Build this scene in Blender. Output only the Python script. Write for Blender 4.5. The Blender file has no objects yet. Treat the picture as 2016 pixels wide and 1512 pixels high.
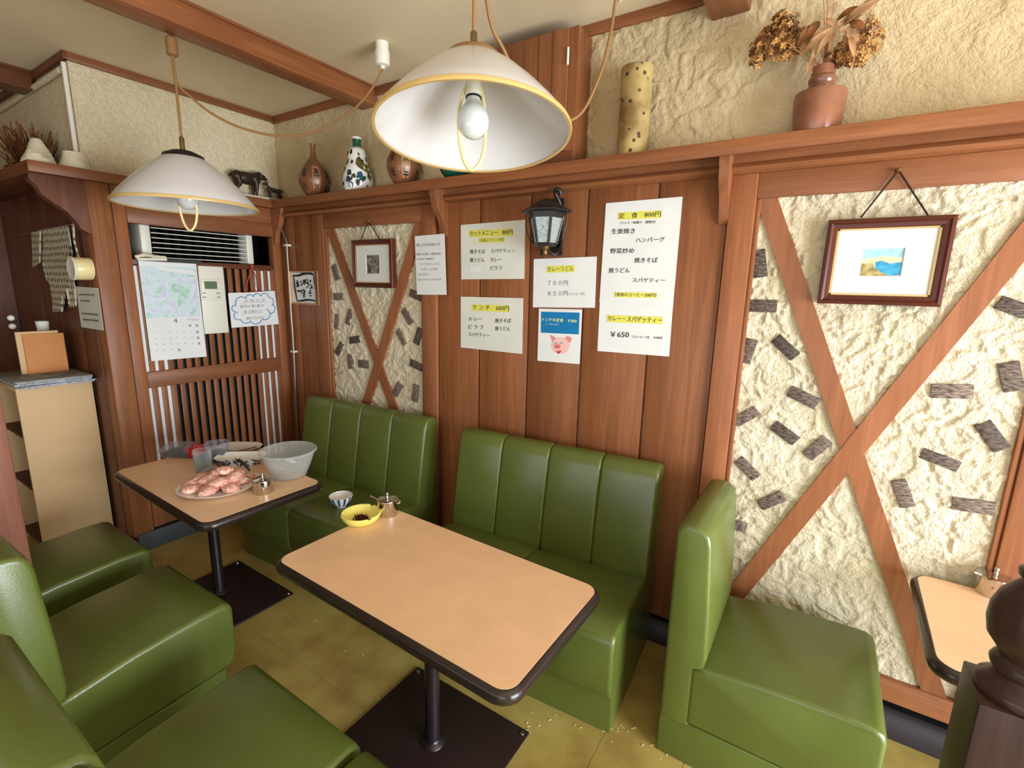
import bpy, bmesh, math, random
import numpy as np
from mathutils import Vector, Matrix, Euler, noise as mnoise

# ---------------------------------------------------------------- camera, light, exposure
SC = bpy.context.scene
COL = SC.collection
K = 0.9                      # drawing units -> metres (applied once at the end)
F_PX = 955.0                 # focal length in pixels of a 2016 x 1512 picture
CAM = Vector((3.38, -2.14, 1.65))
YAW, PITCH, ROLL = [math.radians(a) for a in (-32.8, -11.35, 1.3)]
FWD = Vector((math.sin(YAW)*math.cos(PITCH), math.cos(YAW)*math.cos(PITCH), math.sin(PITCH)))
RT0 = Vector((math.cos(YAW), -math.sin(YAW), 0))
UP0 = RT0.cross(FWD)
RT = RT0*math.cos(ROLL) + UP0*math.sin(ROLL)
UP = -RT0*math.sin(ROLL) + UP0*math.cos(ROLL)
cam_data = bpy.data.cameras.new('camera')
cam = bpy.data.objects.new('camera', cam_data)
COL.objects.link(cam)
cam_data.sensor_width = 36.0
cam_data.sensor_fit = 'HORIZONTAL'
cam_data.lens = F_PX/2016*36.0
cam_data.clip_start = 0.02
cam.matrix_world = Matrix.Translation(CAM) @ Matrix((RT, UP, -FWD)).transposed().to_4x4()
SC.camera = cam

SC.view_settings.view_transform = 'Standard'
SC.view_settings.look = 'None'
SC.view_settings.gamma = 1.0
SC.view_settings.use_curve_mapping = False
SC.view_settings.exposure = -0.08

world = bpy.data.worlds.new('daylight')
SC.world = world
world.use_nodes = True
world.node_tree.nodes['Background'].inputs[0].default_value = (0.80, 0.90, 1.0, 1)
world.node_tree.nodes['Background'].inputs[1].default_value = 1.2

def area(name, loc, direction, sx, sy, power, color):
    d = bpy.data.lights.new(name, 'AREA')
    d.shape = 'RECTANGLE'; d.size = sx; d.size_y = sy; d.energy = power; d.color = color
    o = bpy.data.objects.new(name, d); COL.objects.link(o)
    o.location = loc
    o.rotation_euler = Vector(direction).to_track_quat('-Z', 'Y').to_euler()
    return o
# daylight by the side window; the rear window light is added as front fill
RX, RY, RZ = 6.0, -3.9, 2.755          # right wall, rear wall, ceiling
area('daylight_and_fill', (RX-0.02, -1.45, 1.02), (-1, 0, 0), 2.4, 1.75, 215, (0.86, 0.94, 1.0))
area('daylight_and_fill', (3.2, RY+0.02, 1.25), (0, 1, 0), 4.2, 1.35, 30, (0.86, 0.94, 1.0))

# ---------------------------------------------------------------- pixel -> place helpers
def ray(px, py):
    return RT*((px-1008)/F_PX) - UP*((py-756)/F_PX) + FWD
def onz(px, py, z):
    d = ray(px, py); return CAM + d*((z-CAM.z)/d.z)
def ony(px, py, y=0.0):
    d = ray(px, py); return CAM + d*((y-CAM.y)/d.y)
def onx(px, py, x=0.0):
    d = ray(px, py); return CAM + d*((x-CAM.x)/d.x)
def onplane(px, py, p0, n):
    d = ray(px, py); return CAM + d*((Vector(p0)-CAM).dot(n)/d.dot(n))

# ---------------------------------------------------------------- materials
def lin(c):
    return tuple(((v/255)/12.92 if v/255 <= 0.04045 else ((v/255+0.055)/1.055)**2.4) for v in c) + (1.0,)
MATS = {}
class NT:
    def __init__(s, m):
        s.m = m; m.use_nodes = True; s.t = m.node_tree; s.b = s.t.nodes['Principled BSDF']
    def n(s, typ, **kw):
        nd = s.t.nodes.new(typ)
        for k, v in kw.items():
            if k.startswith('i_'):
                key = k[2:]
                key = int(key) if key.isdigit() else key.replace('_', ' ')
                nd.inputs[key].default_value = v
            else:
                setattr(nd, k, v)
        return nd
    def l(s, a, b): s.t.links.new(a, b)
    def ramp(s, stops):
        r = s.n('ShaderNodeValToRGB'); e = r.color_ramp.elements
        while len(e) < len(stops): e.new(0.5)
        for el, (p, c) in zip(e, stops):
            el.position = p; el.color = c if len(c) == 4 else lin(c)
        return r
def newmat(name):
    m = bpy.data.materials.new(name); MATS[name] = m
    return NT(m)
def setp(nt, rough=0.5, spec=0.5, metal=0.0, color=None, **kw):
    b = nt.b
    b.inputs['Roughness'].default_value = rough
    b.inputs['Specular IOR Level'].default_value = spec
    b.inputs['Metallic'].default_value = metal
    if color is not None: b.inputs['Base Color'].default_value = lin(color)
    for k, v in kw.items(): b.inputs[k.replace('_', ' ')].default_value = v
def plain(name, color, rough=0.5, spec=0.5, metal=0.0, vary=0.0, vscale=8.0, bump=0.0, bscale=60.0, **kw):
    """colour with faint mottling and fine relief"""
    nt = newmat(name); setp(nt, rough, spec, metal, color, **kw)
    tc = nt.n('ShaderNodeTexCoord')
    if vary > 0:
        nz = nt.n('ShaderNodeTexNoise', i_Scale=vscale, i_Detail=4.0)
        nt.l(tc.outputs['Object'], nz.inputs['Vector'])
        c = np.array(color, float)
        r = nt.ramp([(0.3, tuple(np.clip(c*(1-vary), 0, 255))), (0.7, tuple(np.clip(c*(1+vary*0.6), 0, 255)))])
        nt.l(nz.outputs['Fac'], r.inputs['Fac']); nt.l(r.outputs['Color'], nt.b.inputs['Base Color'])
    if bump > 0:
        nz = nt.n('ShaderNodeTexNoise', i_Scale=bscale, i_Detail=3.0)
        nt.l(tc.outputs['Object'], nz.inputs['Vector'])
        bp = nt.n('ShaderNodeBump', i_Strength=bump, i_Distance=0.004)
        nt.l(nz.outputs['Fac'], bp.inputs['Height']); nt.l(bp.outputs['Normal'], nt.b.inputs['Normal'])
    return MATS[name]
def wood(name, axis, dark, light, rough=0.42, spec=0.35, fine=1.0):
    """varnished timber, grain along axis"""
    nt = newmat(name); setp(nt, rough, spec)
    tc = nt.n('ShaderNodeTexCoord'); oi = nt.n('ShaderNodeObjectInfo')
    sc = nt.n('ShaderNodeVectorMath', operation='SCALE'); sc.inputs['Scale'].default_value = 17.0
    cmb = nt.n('ShaderNodeCombineXYZ')
    for i in range(3): nt.l(oi.outputs['Random'], cmb.inputs[i])
    nt.l(cmb.outputs[0], sc.inputs[0])
    add = nt.n('ShaderNodeVectorMath', operation='ADD')
    nt.l(tc.outputs['Object'], add.inputs[0]); nt.l(sc.outputs[0], add.inputs[1])
    mp = nt.n('ShaderNodeMapping')
    s = [16.0*fine]*3; s['xyz'.index(axis)] = 0.9
    mp.inputs['Scale'].default_value = s
    nt.l(add.outputs[0], mp.inputs['Vector'])
    n1 = nt.n('ShaderNodeTexNoise', i_Scale=1.6, i_Detail=6.0, i_Roughness=0.62, i_Distortion=0.9)
    n2 = nt.n('ShaderNodeTexNoise', i_Scale=7.0, i_Detail=3.0, i_Roughness=0.7)
    nt.l(mp.outputs[0], n1.inputs['Vector']); nt.l(mp.outputs[0], n2.inputs['Vector'])
    mx = nt.n('ShaderNodeMath', operation='MULTIPLY_ADD', i_1=0.35); nt.l(n2.outputs['Fac'], mx.inputs[0]); 
    m2 = nt.n('ShaderNodeMath', operation='MULTIPLY', i_1=0.65); nt.l(n1.outputs['Fac'], m2.inputs[0]); nt.l(m2.outputs[0], mx.inputs[2])
    r = nt.ramp([(0.33, dark), (0.52, tuple((np.array(dark)+np.array(light))/2)), (0.68, light)])
    nt.l(mx.outputs[0], r.inputs['Fac'])
    hs = nt.n('ShaderNodeHueSaturation')
    mr = nt.n('ShaderNodeMapRange', i_To_Min=0.86, i_To_Max=1.12)
    nt.l(oi.outputs['Random'], mr.inputs['Value']); nt.l(mr.outputs[0], hs.inputs['Value'])
    nt.l(r.outputs['Color'], hs.inputs['Color']); nt.l(hs.outputs['Color'], nt.b.inputs['Base Color'])
    bp = nt.n('ShaderNodeBump', i_Strength=0.12, i_Distance=0.002)
    nt.l(mx.outputs[0], bp.inputs['Height']); nt.l(bp.outputs['Normal'], nt.b.inputs['Normal'])
    return MATS[name]
WD, WL = (122, 73, 44), (162, 102, 63)
for ax in 'xyz': wood('wood_'+ax, ax, WD, WL)
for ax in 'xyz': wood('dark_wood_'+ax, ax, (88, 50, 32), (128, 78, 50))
for ax in 'xyz': wood('brace_wood_'+ax, ax, (132, 80, 50), (166, 106, 70))
wood('turned_wood', 'z', (50, 33, 29), (76, 52, 46), rough=0.35)
wood('post_wood', 'z', (128, 80, 64), (158, 104, 86), rough=0.4)
wood('frame_wood_x', 'x', (66, 26, 18), (104, 46, 32), rough=0.3)
wood('frame_wood_z', 'z', (66, 26, 18), (104, 46, 32), rough=0.3)
wood('pale_wood', 'z', (188, 140, 100), (214, 170, 128), rough=0.5)

def plaster(name, c_lo, c_hi, scale, knock, strength, stretch=(1, 1, 1)):
    """trowelled stucco: flattened islands with soft edges over a sandy ground"""
    nt = newmat(name); setp(nt, 0.85, 0.2)
    tc = nt.n('ShaderNodeTexCoord')
    mp = nt.n('ShaderNodeMapping'); mp.inputs['Scale'].default_value = stretch
    nt.l(tc.outputs['Object'], mp.inputs['Vector'])
    n1 = nt.n('ShaderNodeTexNoise', i_Scale=scale, i_Detail=3.0, i_Roughness=0.5, i_Distortion=2.2)
    n2 = nt.n('ShaderNodeTexNoise', i_Scale=scale*2.3, i_Detail=2.0, i_Distortion=1.4)
    n3 = nt.n('ShaderNodeTexNoise', i_Scale=scale*7, i_Detail=2.0)
    n4 = nt.n('ShaderNodeTexNoise', i_Scale=3.0, i_Detail=3.0)
    for n_ in (n1, n2, n3, n4): nt.l(mp.outputs[0], n_.inputs['Vector'])
    r1 = nt.ramp([(0.43, (0, 0, 0, 1)), (0.50, (0.8, 0.8, 0.8, 1)), (0.62, (1, 1, 1, 1))]); nt.l(n1.outputs['Fac'], r1.inputs['Fac'])
    r2 = nt.ramp([(0.45, (0, 0, 0, 1)), (0.54, (1, 1, 1, 1))]); nt.l(n2.outputs['Fac'], r2.inputs['Fac'])
    a = nt.n('ShaderNodeMath', operation='MULTIPLY', i_1=knock); nt.l(r1.outputs['Color'], a.inputs[0])
    b = nt.n('ShaderNodeMath', operation='MULTIPLY_ADD', i_1=knock*0.6); nt.l(r2.outputs['Color'], b.inputs[0]); nt.l(a.outputs[0], b.inputs[2])
    c = nt.n('ShaderNodeMath', operation='MULTIPLY_ADD', i_1=0.35); nt.l(n3.outputs['Fac'], c.inputs[0]); nt.l(b.outputs[0], c.inputs[2])
    bp = nt.n('ShaderNodeBump', i_Strength=strength, i_Distance=0.012)
    nt.l(c.outputs[0], bp.inputs['Height']); nt.l(bp.outputs['Normal'], nt.b.inputs['Normal'])
    rc = nt.ramp([(0.35, c_lo), (0.65, c_hi)]); nt.l(n4.outputs['Fac'], rc.inputs['Fac'])
    nt.l(rc.outputs['Color'], nt.b.inputs['Base Color'])
plaster('plaster_panel', (216, 202, 172), (230, 218, 192), 44, 0.6, 0.5)
plaster('plaster_wall', (200, 180, 142), (216, 197, 160), 24, 0.6, 0.4)
plaster('plaster_left', (220, 204, 168), (232, 218, 186), 20, 0.5, 0.6)

plain('ceiling_paint', (222, 204, 170), 0.7, 0.2, vary=0.05, vscale=1.3)
plain('vinyl', (92, 104, 45), 0.30, 0.7, vary=0.06, vscale=5, bump=0.12, bscale=260)
plain('laminate', (238, 196, 156), 0.34, 0.4, vary=0.03, vscale=9)
plain('table_edge', (42, 32, 30), 0.22, 0.5)
plain('table_leg', (34, 26, 30), 0.3, 0.5)
plain('plate_metal', (44, 28, 28), 0.45, 0.4, vary=0.08)
plain('white_glass', (206, 202, 200), 0.18, 0.5)
plain('bulb_glass', (206, 208, 204), 0.08, 0.5)
plain('brass', (200, 166, 104), 0.3, 0.5)
plain('cream_plastic', (240, 222, 160), 0.35, 0.5)
plain('white_plastic', (232, 228, 214), 0.4, 0.5)
plain('cord', (150, 112, 70), 0.6, 0.3)
plain('dark_cord', (46, 34, 28), 0.7, 0.2)
plain('black_iron', (30, 26, 26), 0.42, 0.5, vary=0.2, bump=0.2)
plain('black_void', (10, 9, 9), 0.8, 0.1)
plain('grille_dark', (24, 26, 26), 0.5, 0.4)
plain('paper', (230, 231, 230), 0.8, 0.15, vary=0.02, vscale=6, bump=0.25, bscale=14)
plain('paper_cream', (224, 224, 214), 0.8, 0.15, vary=0.03, vscale=6, bump=0.25, bscale=14)
plain('ink', (48, 50, 52), 0.8, 0.1)
plain('ink_grey', (104, 104, 112), 0.8, 0.1)
plain('ink_mauve', (142, 118, 150), 0.8, 0.1)
plain('ink_blue', (70, 130, 180), 0.7, 0.1)
plain('highlighter', (226, 220, 100), 0.75, 0.15)
plain('print_blue', (28, 120, 176), 0.7, 0.15)
plain('print_yellow', (240, 236, 130), 0.7, 0.15)
plain('pig_pink', (240, 190, 182), 0.7, 0.15)
plain('pig_dark', (222, 142, 140), 0.7, 0.15)
plain('print_red', (190, 60, 60), 0.7, 0.15)
plain('mat_board', (218, 218, 216), 0.8, 0.15)
plain('art_sky', (166, 208, 230), 0.6, 0.2, vary=0.08, vscale=40)
plain('art_sand', (230, 212, 172), 0.6, 0.2, vary=0.12, vscale=60)
plain('art_sea', (70, 160, 206), 0.6, 0.2, vary=0.2, vscale=50)
plain('art_earth', (178, 160, 108), 0.6, 0.2, vary=0.25, vscale=70)
plain('art_grey', (120, 112, 104), 0.6, 0.2, vary=0.6, vscale=45)
plain('steel', (205, 200, 192), 0.12, 0.5, metal=1.0)
plain('pipe_metal', (150, 140, 128), 0.35, 0.5, metal=0.7)
plain('porcelain', (240, 239, 236), 0.15, 0.5)
plain('yellow_ceramic', (240, 228, 120), 0.2, 0.5)
plain('ash', (70, 36, 28), 0.9, 0.1, vary=0.3, vscale=60)
plain('blue_glaze', (44, 74, 130), 0.2, 0.5)
plain('green_glaze', (20, 84, 64), 0.2, 0.5)
plain('olive_glaze', (100, 90, 34), 0.25, 0.5)
plain('black_glaze', (40, 36, 34), 0.25, 0.5)
plain('brown_glaze', (128, 84, 56), 0.28, 0.5, vary=0.14, vscale=14)
plain('pale_brown_glaze', (176, 128, 96), 0.28, 0.5, vary=0.1, vscale=14)
plain('copper_glaze', (142, 92, 70), 0.2, 0.5, vary=0.15, vscale=10)
plain('bronze', (62, 50, 42), 0.4, 0.5, metal=0.4, vary=0.2, bump=0.4, bscale=90)
plain('shell', (220, 210, 184), 0.5, 0.4, vary=0.08, bump=0.4, bscale=40)
plain('dry_leaf', (186, 142, 104), 0.75, 0.2, vary=0.15, vscale=20)
plain('dry_brown', (120, 76, 44), 0.8, 0.2, vary=0.3, vscale=40)
plain('dry_gold', (200, 152, 92), 0.75, 0.2, vary=0.25, vscale=40)
plain('cabinet_beige', (210, 176, 132), 0.55, 0.3, vary=0.04, vscale=3)
plain('drab_wood', (92, 66, 44), 0.6, 0.2)  # even mid brown for picture backings, cabinet inside and box
plain('newsprint', (150, 146, 140), 0.85, 0.1, vary=0.25, vscale=14)
plain('news_edge', (176, 180, 188), 0.85, 0.1, vary=0.2, vscale=60)
plain('orange_card', (206, 138, 84), 0.6, 0.2, vary=0.05)
plain('rubber_base', (50, 44, 48), 0.4, 0.4)
plain('grey_base', (66, 70, 74), 0.55, 0.3)
plain('white_backing', (236, 236, 240), 0.6, 0.3)
plain('lcd', (96, 118, 84), 0.3, 0.4)
plain('red_cord', (186, 72, 60), 0.7, 0.2)
plain('red_packet', (190, 34, 30), 0.35, 0.5, vary=0.12, vscale=20)
plain('dark_food', (48, 38, 30), 0.6, 0.4, vary=0.4, vscale=50)
plain('crumb', (220, 206, 150), 0.8, 0.1)
plain('brass_hook', (128, 104, 62), 0.4, 0.5, metal=0.7)
plain('gilt', (206, 176, 120), 0.35, 0.5, metal=0.3)
plain('chopstick', (120, 72, 42), 0.4, 0.4)

def tile_mat(name, lo, hi):
    nt = newmat(name); setp(nt, 0.6, 0.3)
    tc = nt.n('ShaderNodeTexCoord'); oi = nt.n('ShaderNodeObjectInfo')
    mp = nt.n('ShaderNodeMapping'); mp.inputs['Scale'].default_value = (60, 200, 200)
    nt.l(tc.outputs['Object'], mp.inputs['Vector'])
    nz = nt.n('ShaderNodeTexNoise', i_Scale=1.0, i_Detail=4.0); nt.l(mp.outputs[0], nz.inputs['Vector'])
    r = nt.ramp([(0.35, lo), (0.62, hi)]); nt.l(nz.outputs['Fac'], r.inputs['Fac'])
    hs = nt.n('ShaderNodeHueSaturation'); mr = nt.n('ShaderNodeMapRange', i_To_Min=0.45, i_To_Max=1.35)
    nt.l(oi.outputs['Random'], mr.inputs['Value']); nt.l(mr.outputs[0], hs.inputs['Value'])
    nt.l(r.outputs['Color'], hs.inputs['Color']); nt.l(hs.outputs['Color'], nt.b.inputs['Base Color'])
    bp = nt.n('ShaderNodeBump', i_Strength=0.5, i_Distance=0.003); nt.l(nz.outputs['Fac'], bp.inputs['Height']); nt.l(bp.outputs['Normal'], nt.b.inputs['Normal'])
tile_mat('split_tile', (64, 52, 46), (140, 122, 110))

def floor_mat():
    nt = newmat('floor_vinyl'); setp(nt, 0.3, 0.45)
    tc = nt.n('ShaderNodeTexCoord')
    n1 = nt.n('ShaderNodeTexNoise', i_Scale=2.6, i_Detail=5.0, i_Roughness=0.6); n2 = nt.n('ShaderNodeTexNoise', i_Scale=9.0, i_Detail=4.0)
    nt.l(tc.outputs['Object'], n1.inputs['Vector']); nt.l(tc.outputs['Object'], n2.inputs['Vector'])
    r = nt.ramp([(0.3, (140, 108, 60)), (0.5, (176, 154, 84)), (0.68, (194, 176, 104))])
    m = nt.n('ShaderNodeMath', operation='MULTIPLY_ADD', i_1=0.3); nt.l(n2.outputs['Fac'], m.inputs[0])
    m2 = nt.n('ShaderNodeMath', operation='MULTIPLY', i_1=0.7); nt.l(n1.outputs['Fac'], m2.inputs[0]); nt.l(m2.outputs[0], m.inputs[2])
    nt.l(m.outputs[0], r.inputs['Fac']); nt.l(r.outputs['Color'], nt.b.inputs['Base Color'])
floor_mat()

def dots_mat():
    nt = newmat('dotted_cloth'); setp(nt, 0.9, 0.1)
    tc = nt.n('ShaderNodeTexCoord'); v = nt.n('ShaderNodeTexVoronoi', i_Scale=30.0, i_Randomness=0.2, voronoi_dimensions='2D')
    sx = nt.n('ShaderNodeSeparateXYZ'); cx = nt.n('ShaderNodeCombineXYZ'); nt.l(tc.outputs['Object'], sx.inputs[0])
    nt.l(sx.outputs[0], cx.inputs[0]); nt.l(sx.outputs[2], cx.inputs[1]); nt.l(cx.outputs[0], v.inputs['Vector'])
    r = nt.ramp([(0.24, (112, 104, 90)), (0.34, (200, 190, 166))]); nt.l(v.outputs['Distance'], r.inputs['Fac'])
    nt.l(r.outputs['Color'], nt.b.inputs['Base Color'])
dots_mat()
def photo_mat():
    nt = newmat('garden_photo'); setp(nt, 0.4, 0.4)
    tc = nt.n('ShaderNodeTexCoord'); n1 = nt.n('ShaderNodeTexNoise', i_Scale=13.0, i_Detail=9.0, i_Roughness=0.78, i_Distortion=0.7)
    nt.l(tc.outputs['Object'], n1.inputs['Vector'])
    r = nt.ramp([(0.28, (110, 170, 130)), (0.42, (170, 208, 186)), (0.52, (216, 228, 238)), (0.62, (196, 186, 214)), (0.72, (150, 190, 160))])
    nt.l(n1.outputs['Fac'], r.inputs['Fac']); nt.l(r.outputs['Color'], nt.b.inputs['Base Color'])
photo_mat()
def meat_mat():
    nt = newmat('raw_mince'); setp(nt, 0.4, 0.5)
    tc = nt.n('ShaderNodeTexCoord'); n1 = nt.n('ShaderNodeTexNoise', i_Scale=70.0, i_Detail=4.0)
    nt.l(tc.outputs['Object'], n1.inputs['Vector'])
    r = nt.ramp([(0.35, (206, 132, 112)), (0.5, (234, 176, 158)), (0.66, (248, 218, 204))]); nt.l(n1.outputs['Fac'], r.inputs['Fac'])
    nt.l(r.outputs['Color'], nt.b.inputs['Base Color'])
    bp = nt.n('ShaderNodeBump', i_Strength=0.7, i_Distance=0.004); nt.l(n1.outputs['Fac'], bp.inputs['Height']); nt.l(bp.outputs['Normal'], nt.b.inputs['Normal'])
meat_mat()
def thin_glass(name, tint, gloss, alpha_col, rough=0.05, edge=0.55):
    """thin clear sheet: mostly transparent, a little gloss and body colour"""
    nt = newmat(name); t = nt.t
    tr = nt.n('ShaderNodeBsdfTransparent'); tr.inputs[0].default_value = lin(tint)
    df = nt.n('ShaderNodeBsdfPrincipled'); df.inputs['Base Color'].default_value = lin(alpha_col); df.inputs['Roughness'].default_value = rough
    mx = nt.n('ShaderNodeMixShader'); lw = nt.n('ShaderNodeLayerWeight', i_Blend=0.35)
    mr = nt.n('ShaderNodeMapRange', i_To_Min=gloss, i_To_Max=min(1, gloss+edge))
    nt.l(lw.outputs['Facing'], mr.inputs['Value']); nt.l(mr.outputs[0], mx.inputs[0])
    nt.l(tr.outputs[0], mx.inputs[1]); nt.l(df.outputs[0], mx.inputs[2])
    nt.l(mx.outputs[0], t.nodes['Material Output'].inputs['Surface'])
thin_glass('clear_glass', (246, 251, 251), 0.05, (220, 232, 232), 0.05, 0.4)
thin_glass('water', (222, 240, 244), 0.05, (190, 220, 224), 0.05, 0.25)
thin_glass('film', (250, 248, 246), 0.12, (236, 228, 222), 0.15)
thin_glass('frosted_plastic', (244, 244, 242), 0.16, (236, 238, 236), 0.3, 0.3)
thin_glass('clear_plastic', (240, 240, 246), 0.10, (214, 214, 224), 0.1, 0.3)
def bamboo_vase_mat():
    nt = newmat('mottled_vase'); setp(nt, 0.28, 0.5)
    tc = nt.n('ShaderNodeTexCoord'); n1 = nt.n('ShaderNodeTexNoise', i_Scale=9.0, i_Detail=3.0); n2 = nt.n('ShaderNodeTexVoronoi', i_Scale=30.0)
    nt.l(tc.outputs['Object'], n1.inputs['Vector']); nt.l(tc.outputs['Object'], n2.inputs['Vector'])
    r = nt.ramp([(0.35, (128, 100, 58)), (0.6, (186, 162, 106))]); nt.l(n1.outputs['Fac'], r.inputs['Fac'])
    r2 = nt.ramp([(0.16, (0, 0, 0, 1)), (0.24, (1, 1, 1, 1))]); nt.l(n2.outputs['Distance'], r2.inputs['Fac'])
    mx = nt.n('ShaderNodeMix', data_type='RGBA'); mx.inputs[6].default_value = lin((70, 40, 28))
    nt.l(r2.outputs['Color'], mx.inputs[0]); nt.l(r.outputs['Color'], mx.inputs[7]); nt.l(mx.outputs[2], nt.b.inputs['Base Color'])
bamboo_vase_mat()
def lantern_glass():
    nt = newmat('hammered_glass'); setp(nt, 0.12, 0.6, color=(150, 158, 156))
    tc = nt.n('ShaderNodeTexCoord'); v = nt.n('ShaderNodeTexVoronoi', i_Scale=55.0, feature='SMOOTH_F1')
    nt.l(tc.outputs['Object'], v.inputs['Vector'])
    bp = nt.n('ShaderNodeBump', i_Strength=0.8, i_Distance=0.006); nt.l(v.outputs['Distance'], bp.inputs['Height']); nt.l(bp.outputs['Normal'], nt.b.inputs['Normal'])
lantern_glass()

# ---------------------------------------------------------------- mesh building
class MB:
    """collects shapes (world coordinates) for one mesh object"""
    def __init__(s): s.v = []; s.f = []
    def add(s, vs, fs):
        o = len(s.v); s.v += [tuple(p) for p in vs]; s.f += [tuple(i+o for i in f) for f in fs]; return s
    def box(s, x0, x1, y0, y1, z0, z1, bev=0.0):
        if bev <= 0:
            vs = [(x, y, z) for z in (z0, z1) for y in (y0, y1) for x in (x0, x1)]
            return s.add(vs, [(0, 2, 3, 1), (4, 5, 7, 6), (0, 1, 5, 4), (2, 6, 7, 3), (0, 4, 6, 2), (1, 3, 7, 5)])
        bm = bmesh.new(); bmesh.ops.create_cube(bm, size=1)
        for v in bm.verts: v.co = Vector(((x0+x1)/2+v.co.x*(x1-x0), (y0+y1)/2+v.co.y*(y1-y0), (z0+z1)/2+v.co.z*(z1-z0)))
        bmesh.ops.bevel(bm, geom=bm.edges[:], offset=bev, segments=2, affect='EDGES', profile=0.5)
        return s.bm(bm)
    def bm(s, bm, M=None):
        bm.verts.index_update()
        s.add([(M @ v.co if M else v.co) for v in bm.verts], [[v.index for v in f.verts] for f in bm.faces]); bm.free(); return s
    def prism(s, poly, a0, a1, axis='y'):
        """poly in the two other axes (cyclic order kept x,z for y; y,z for x; x,y for z)"""
        def P(u, v, a): return {'y': (u, a, v), 'x': (a, u, v), 'z': (u, v, a)}[axis]
        n = len(poly)
        vs = [P(u, v, a0) for u, v in poly] + [P(u, v, a1) for u, v in poly]
        fs = [tuple(range(n))[::-1], tuple(range(n, 2*n))] + [(i, (i+1) % n, n+(i+1) % n, n+i) for i in range(n)]
        return s.add(vs, fs)
    def lathe(s, prof, c=(0, 0, 0), n=32, cap0=True, cap1=True, wob=None):
        vs, fs = [], []
        for r, z in prof:
            for i in range(n):
                a = 2*math.pi*i/n; rr = r*(wob(a, z) if wob else 1)
                vs.append((c[0]+rr*math.cos(a), c[1]+rr*math.sin(a), c[2]+z))
        for j in range(len(prof)-1):
            for i in range(n):
                k = (i+1) % n; fs.append((j*n+i, j*n+k, (j+1)*n+k, (j+1)*n+i))
        if cap0: fs.append(tuple(range(n))[::-1])
        if cap1: fs.append(tuple(range((len(prof)-1)*n, len(prof)*n)))
        return s.add(vs, fs)
    def tube(s, pts, r, n=8, closed=False, taper=None):
        pts = [Vector(p) for p in pts]; m = len(pts); vs, fs = [], []
        up = Vector((0.13, 0.27, 0.95)).normalized(); prev = None
        for j, p in enumerate(pts):
            a = pts[(j-1) % m] if (closed or j > 0) else p; b = pts[(j+1) % m] if (closed or j < m-1) else p
            t = (b-a).normalized()
            u = (prev - t*prev.dot(t)) if prev else (up - t*up.dot(t))
            if u.length < 1e-4: u = Vector((1, 0, 0)) - t*t.x
            u.normalize(); w = t.cross(u); prev = u
            rr = r*(taper[j] if taper else 1)
            for i in range(n):
                q = 2*math.pi*i/n; vs.append(p + (u*math.cos(q)+w*math.sin(q))*rr)
        for j in range(m if closed else m-1):
            k = (j+1) % m
            for i in range(n):
                h = (i+1) % n; fs.append((j*n+i, j*n+h, k*n+h, k*n+i))
        if not closed: fs += [tuple(range(n))[::-1], tuple(range((m-1)*n, m*n))]
        return s.add(vs, fs)
    def sphere(s, c, rx, ry=None, rz=None, sub=2, fn=None):
        bm = bmesh.new(); bmesh.ops.create_icosphere(bm, subdivisions=sub, radius=1)
        ry = ry or rx; rz = rz or rx
        for v in bm.verts:
            k = fn(v.co) if fn else 1.0
            v.co = Vector((c[0]+v.co.x*rx*k, c[1]+v.co.y*ry*k, c[2]+v.co.z*rz*k))
        return s.bm(bm)
    def quad(s, a, b, c, d): return s.add([a, b, c, d], [(0, 1, 2, 3)])
    def cushion(s, prof, x0, x1, r=0.015, place=None, m=3):
        """profile (depth d, height z) swept across x with rounded ends"""
        n = len(prof); P = [Vector((a, b)) for a, b in prof]; area2 = sum(P[i].x*P[(i+1) % n].y-P[(i+1) % n].x*P[i].y for i in range(n))
        sg = 1 if area2 > 0 else -1; N = []
        for i in range(n):
            e1 = (P[i]-P[i-1]).normalized(); e2 = (P[(i+1) % n]-P[i]).normalized()
            n1 = Vector((e1.y, -e1.x))*sg; n2 = Vector((e2.y, -e2.x))*sg
            q = (n1+n2); q = q/max(0.35, 1+n1.dot(n2)); N.append(q)
        sl = [(x0+r*(1-math.cos(a)), r*(1-math.sin(a))) for a in [math.pi/2*i/m for i in range(m+1)]]
        sl += [(x1-(x-x0), o) for x, o in sl[::-1]]
        vs, fs = [], []
        for x, o in sl:
            for p, q in zip(P, N):
                w = p-q*o; vs.append((x, w.x, w.y))
        for j in range(len(sl)-1):
            for i in range(n): k = (i+1) % n; fs.append((j*n+i, j*n+k, (j+1)*n+k, (j+1)*n+i))
        fs += [tuple(range(n))[::-1], tuple(range((len(sl)-1)*n, len(sl)*n))]
        if place: vs = [place(Vector(v)) for v in vs]
        return s.add(vs, fs)
    def build(s, name, mat, parent=None, smooth=None, local=False):
        me = bpy.data.meshes.new(name)
        V = np.array(s.v, float).reshape(-1, 3)
        o = bpy.data.objects.new(name, me); COL.objects.link(o)
        if parent is not None:
            o.parent = parent
            if not local: V = V - np.array(WORLD[parent.name])
            WORLD[o.name] = WORLD[parent.name]
        else:
            if local: off = np.zeros(3)
            else: off = np.array([(V[:, 0].min()+V[:, 0].max())/2, (V[:, 1].min()+V[:, 1].max())/2, V[:, 2].min()])
            V = V-off; o.location = off; WORLD[o.name] = tuple(off)
        me.from_pydata([tuple(p) for p in V], [], s.f); me.update()
        bm = bmesh.new(); bm.from_mesh(me); bmesh.ops.recalc_face_normals(bm, faces=bm.faces[:]); bm.to_mesh(me); bm.free()
        me.materials.append(MATS[mat])
        if smooth is not None:
            me.shade_smooth()
            me.set_sharp_from_angle(angle=math.radians(smooth))
        return o
WORLD = {}
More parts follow.
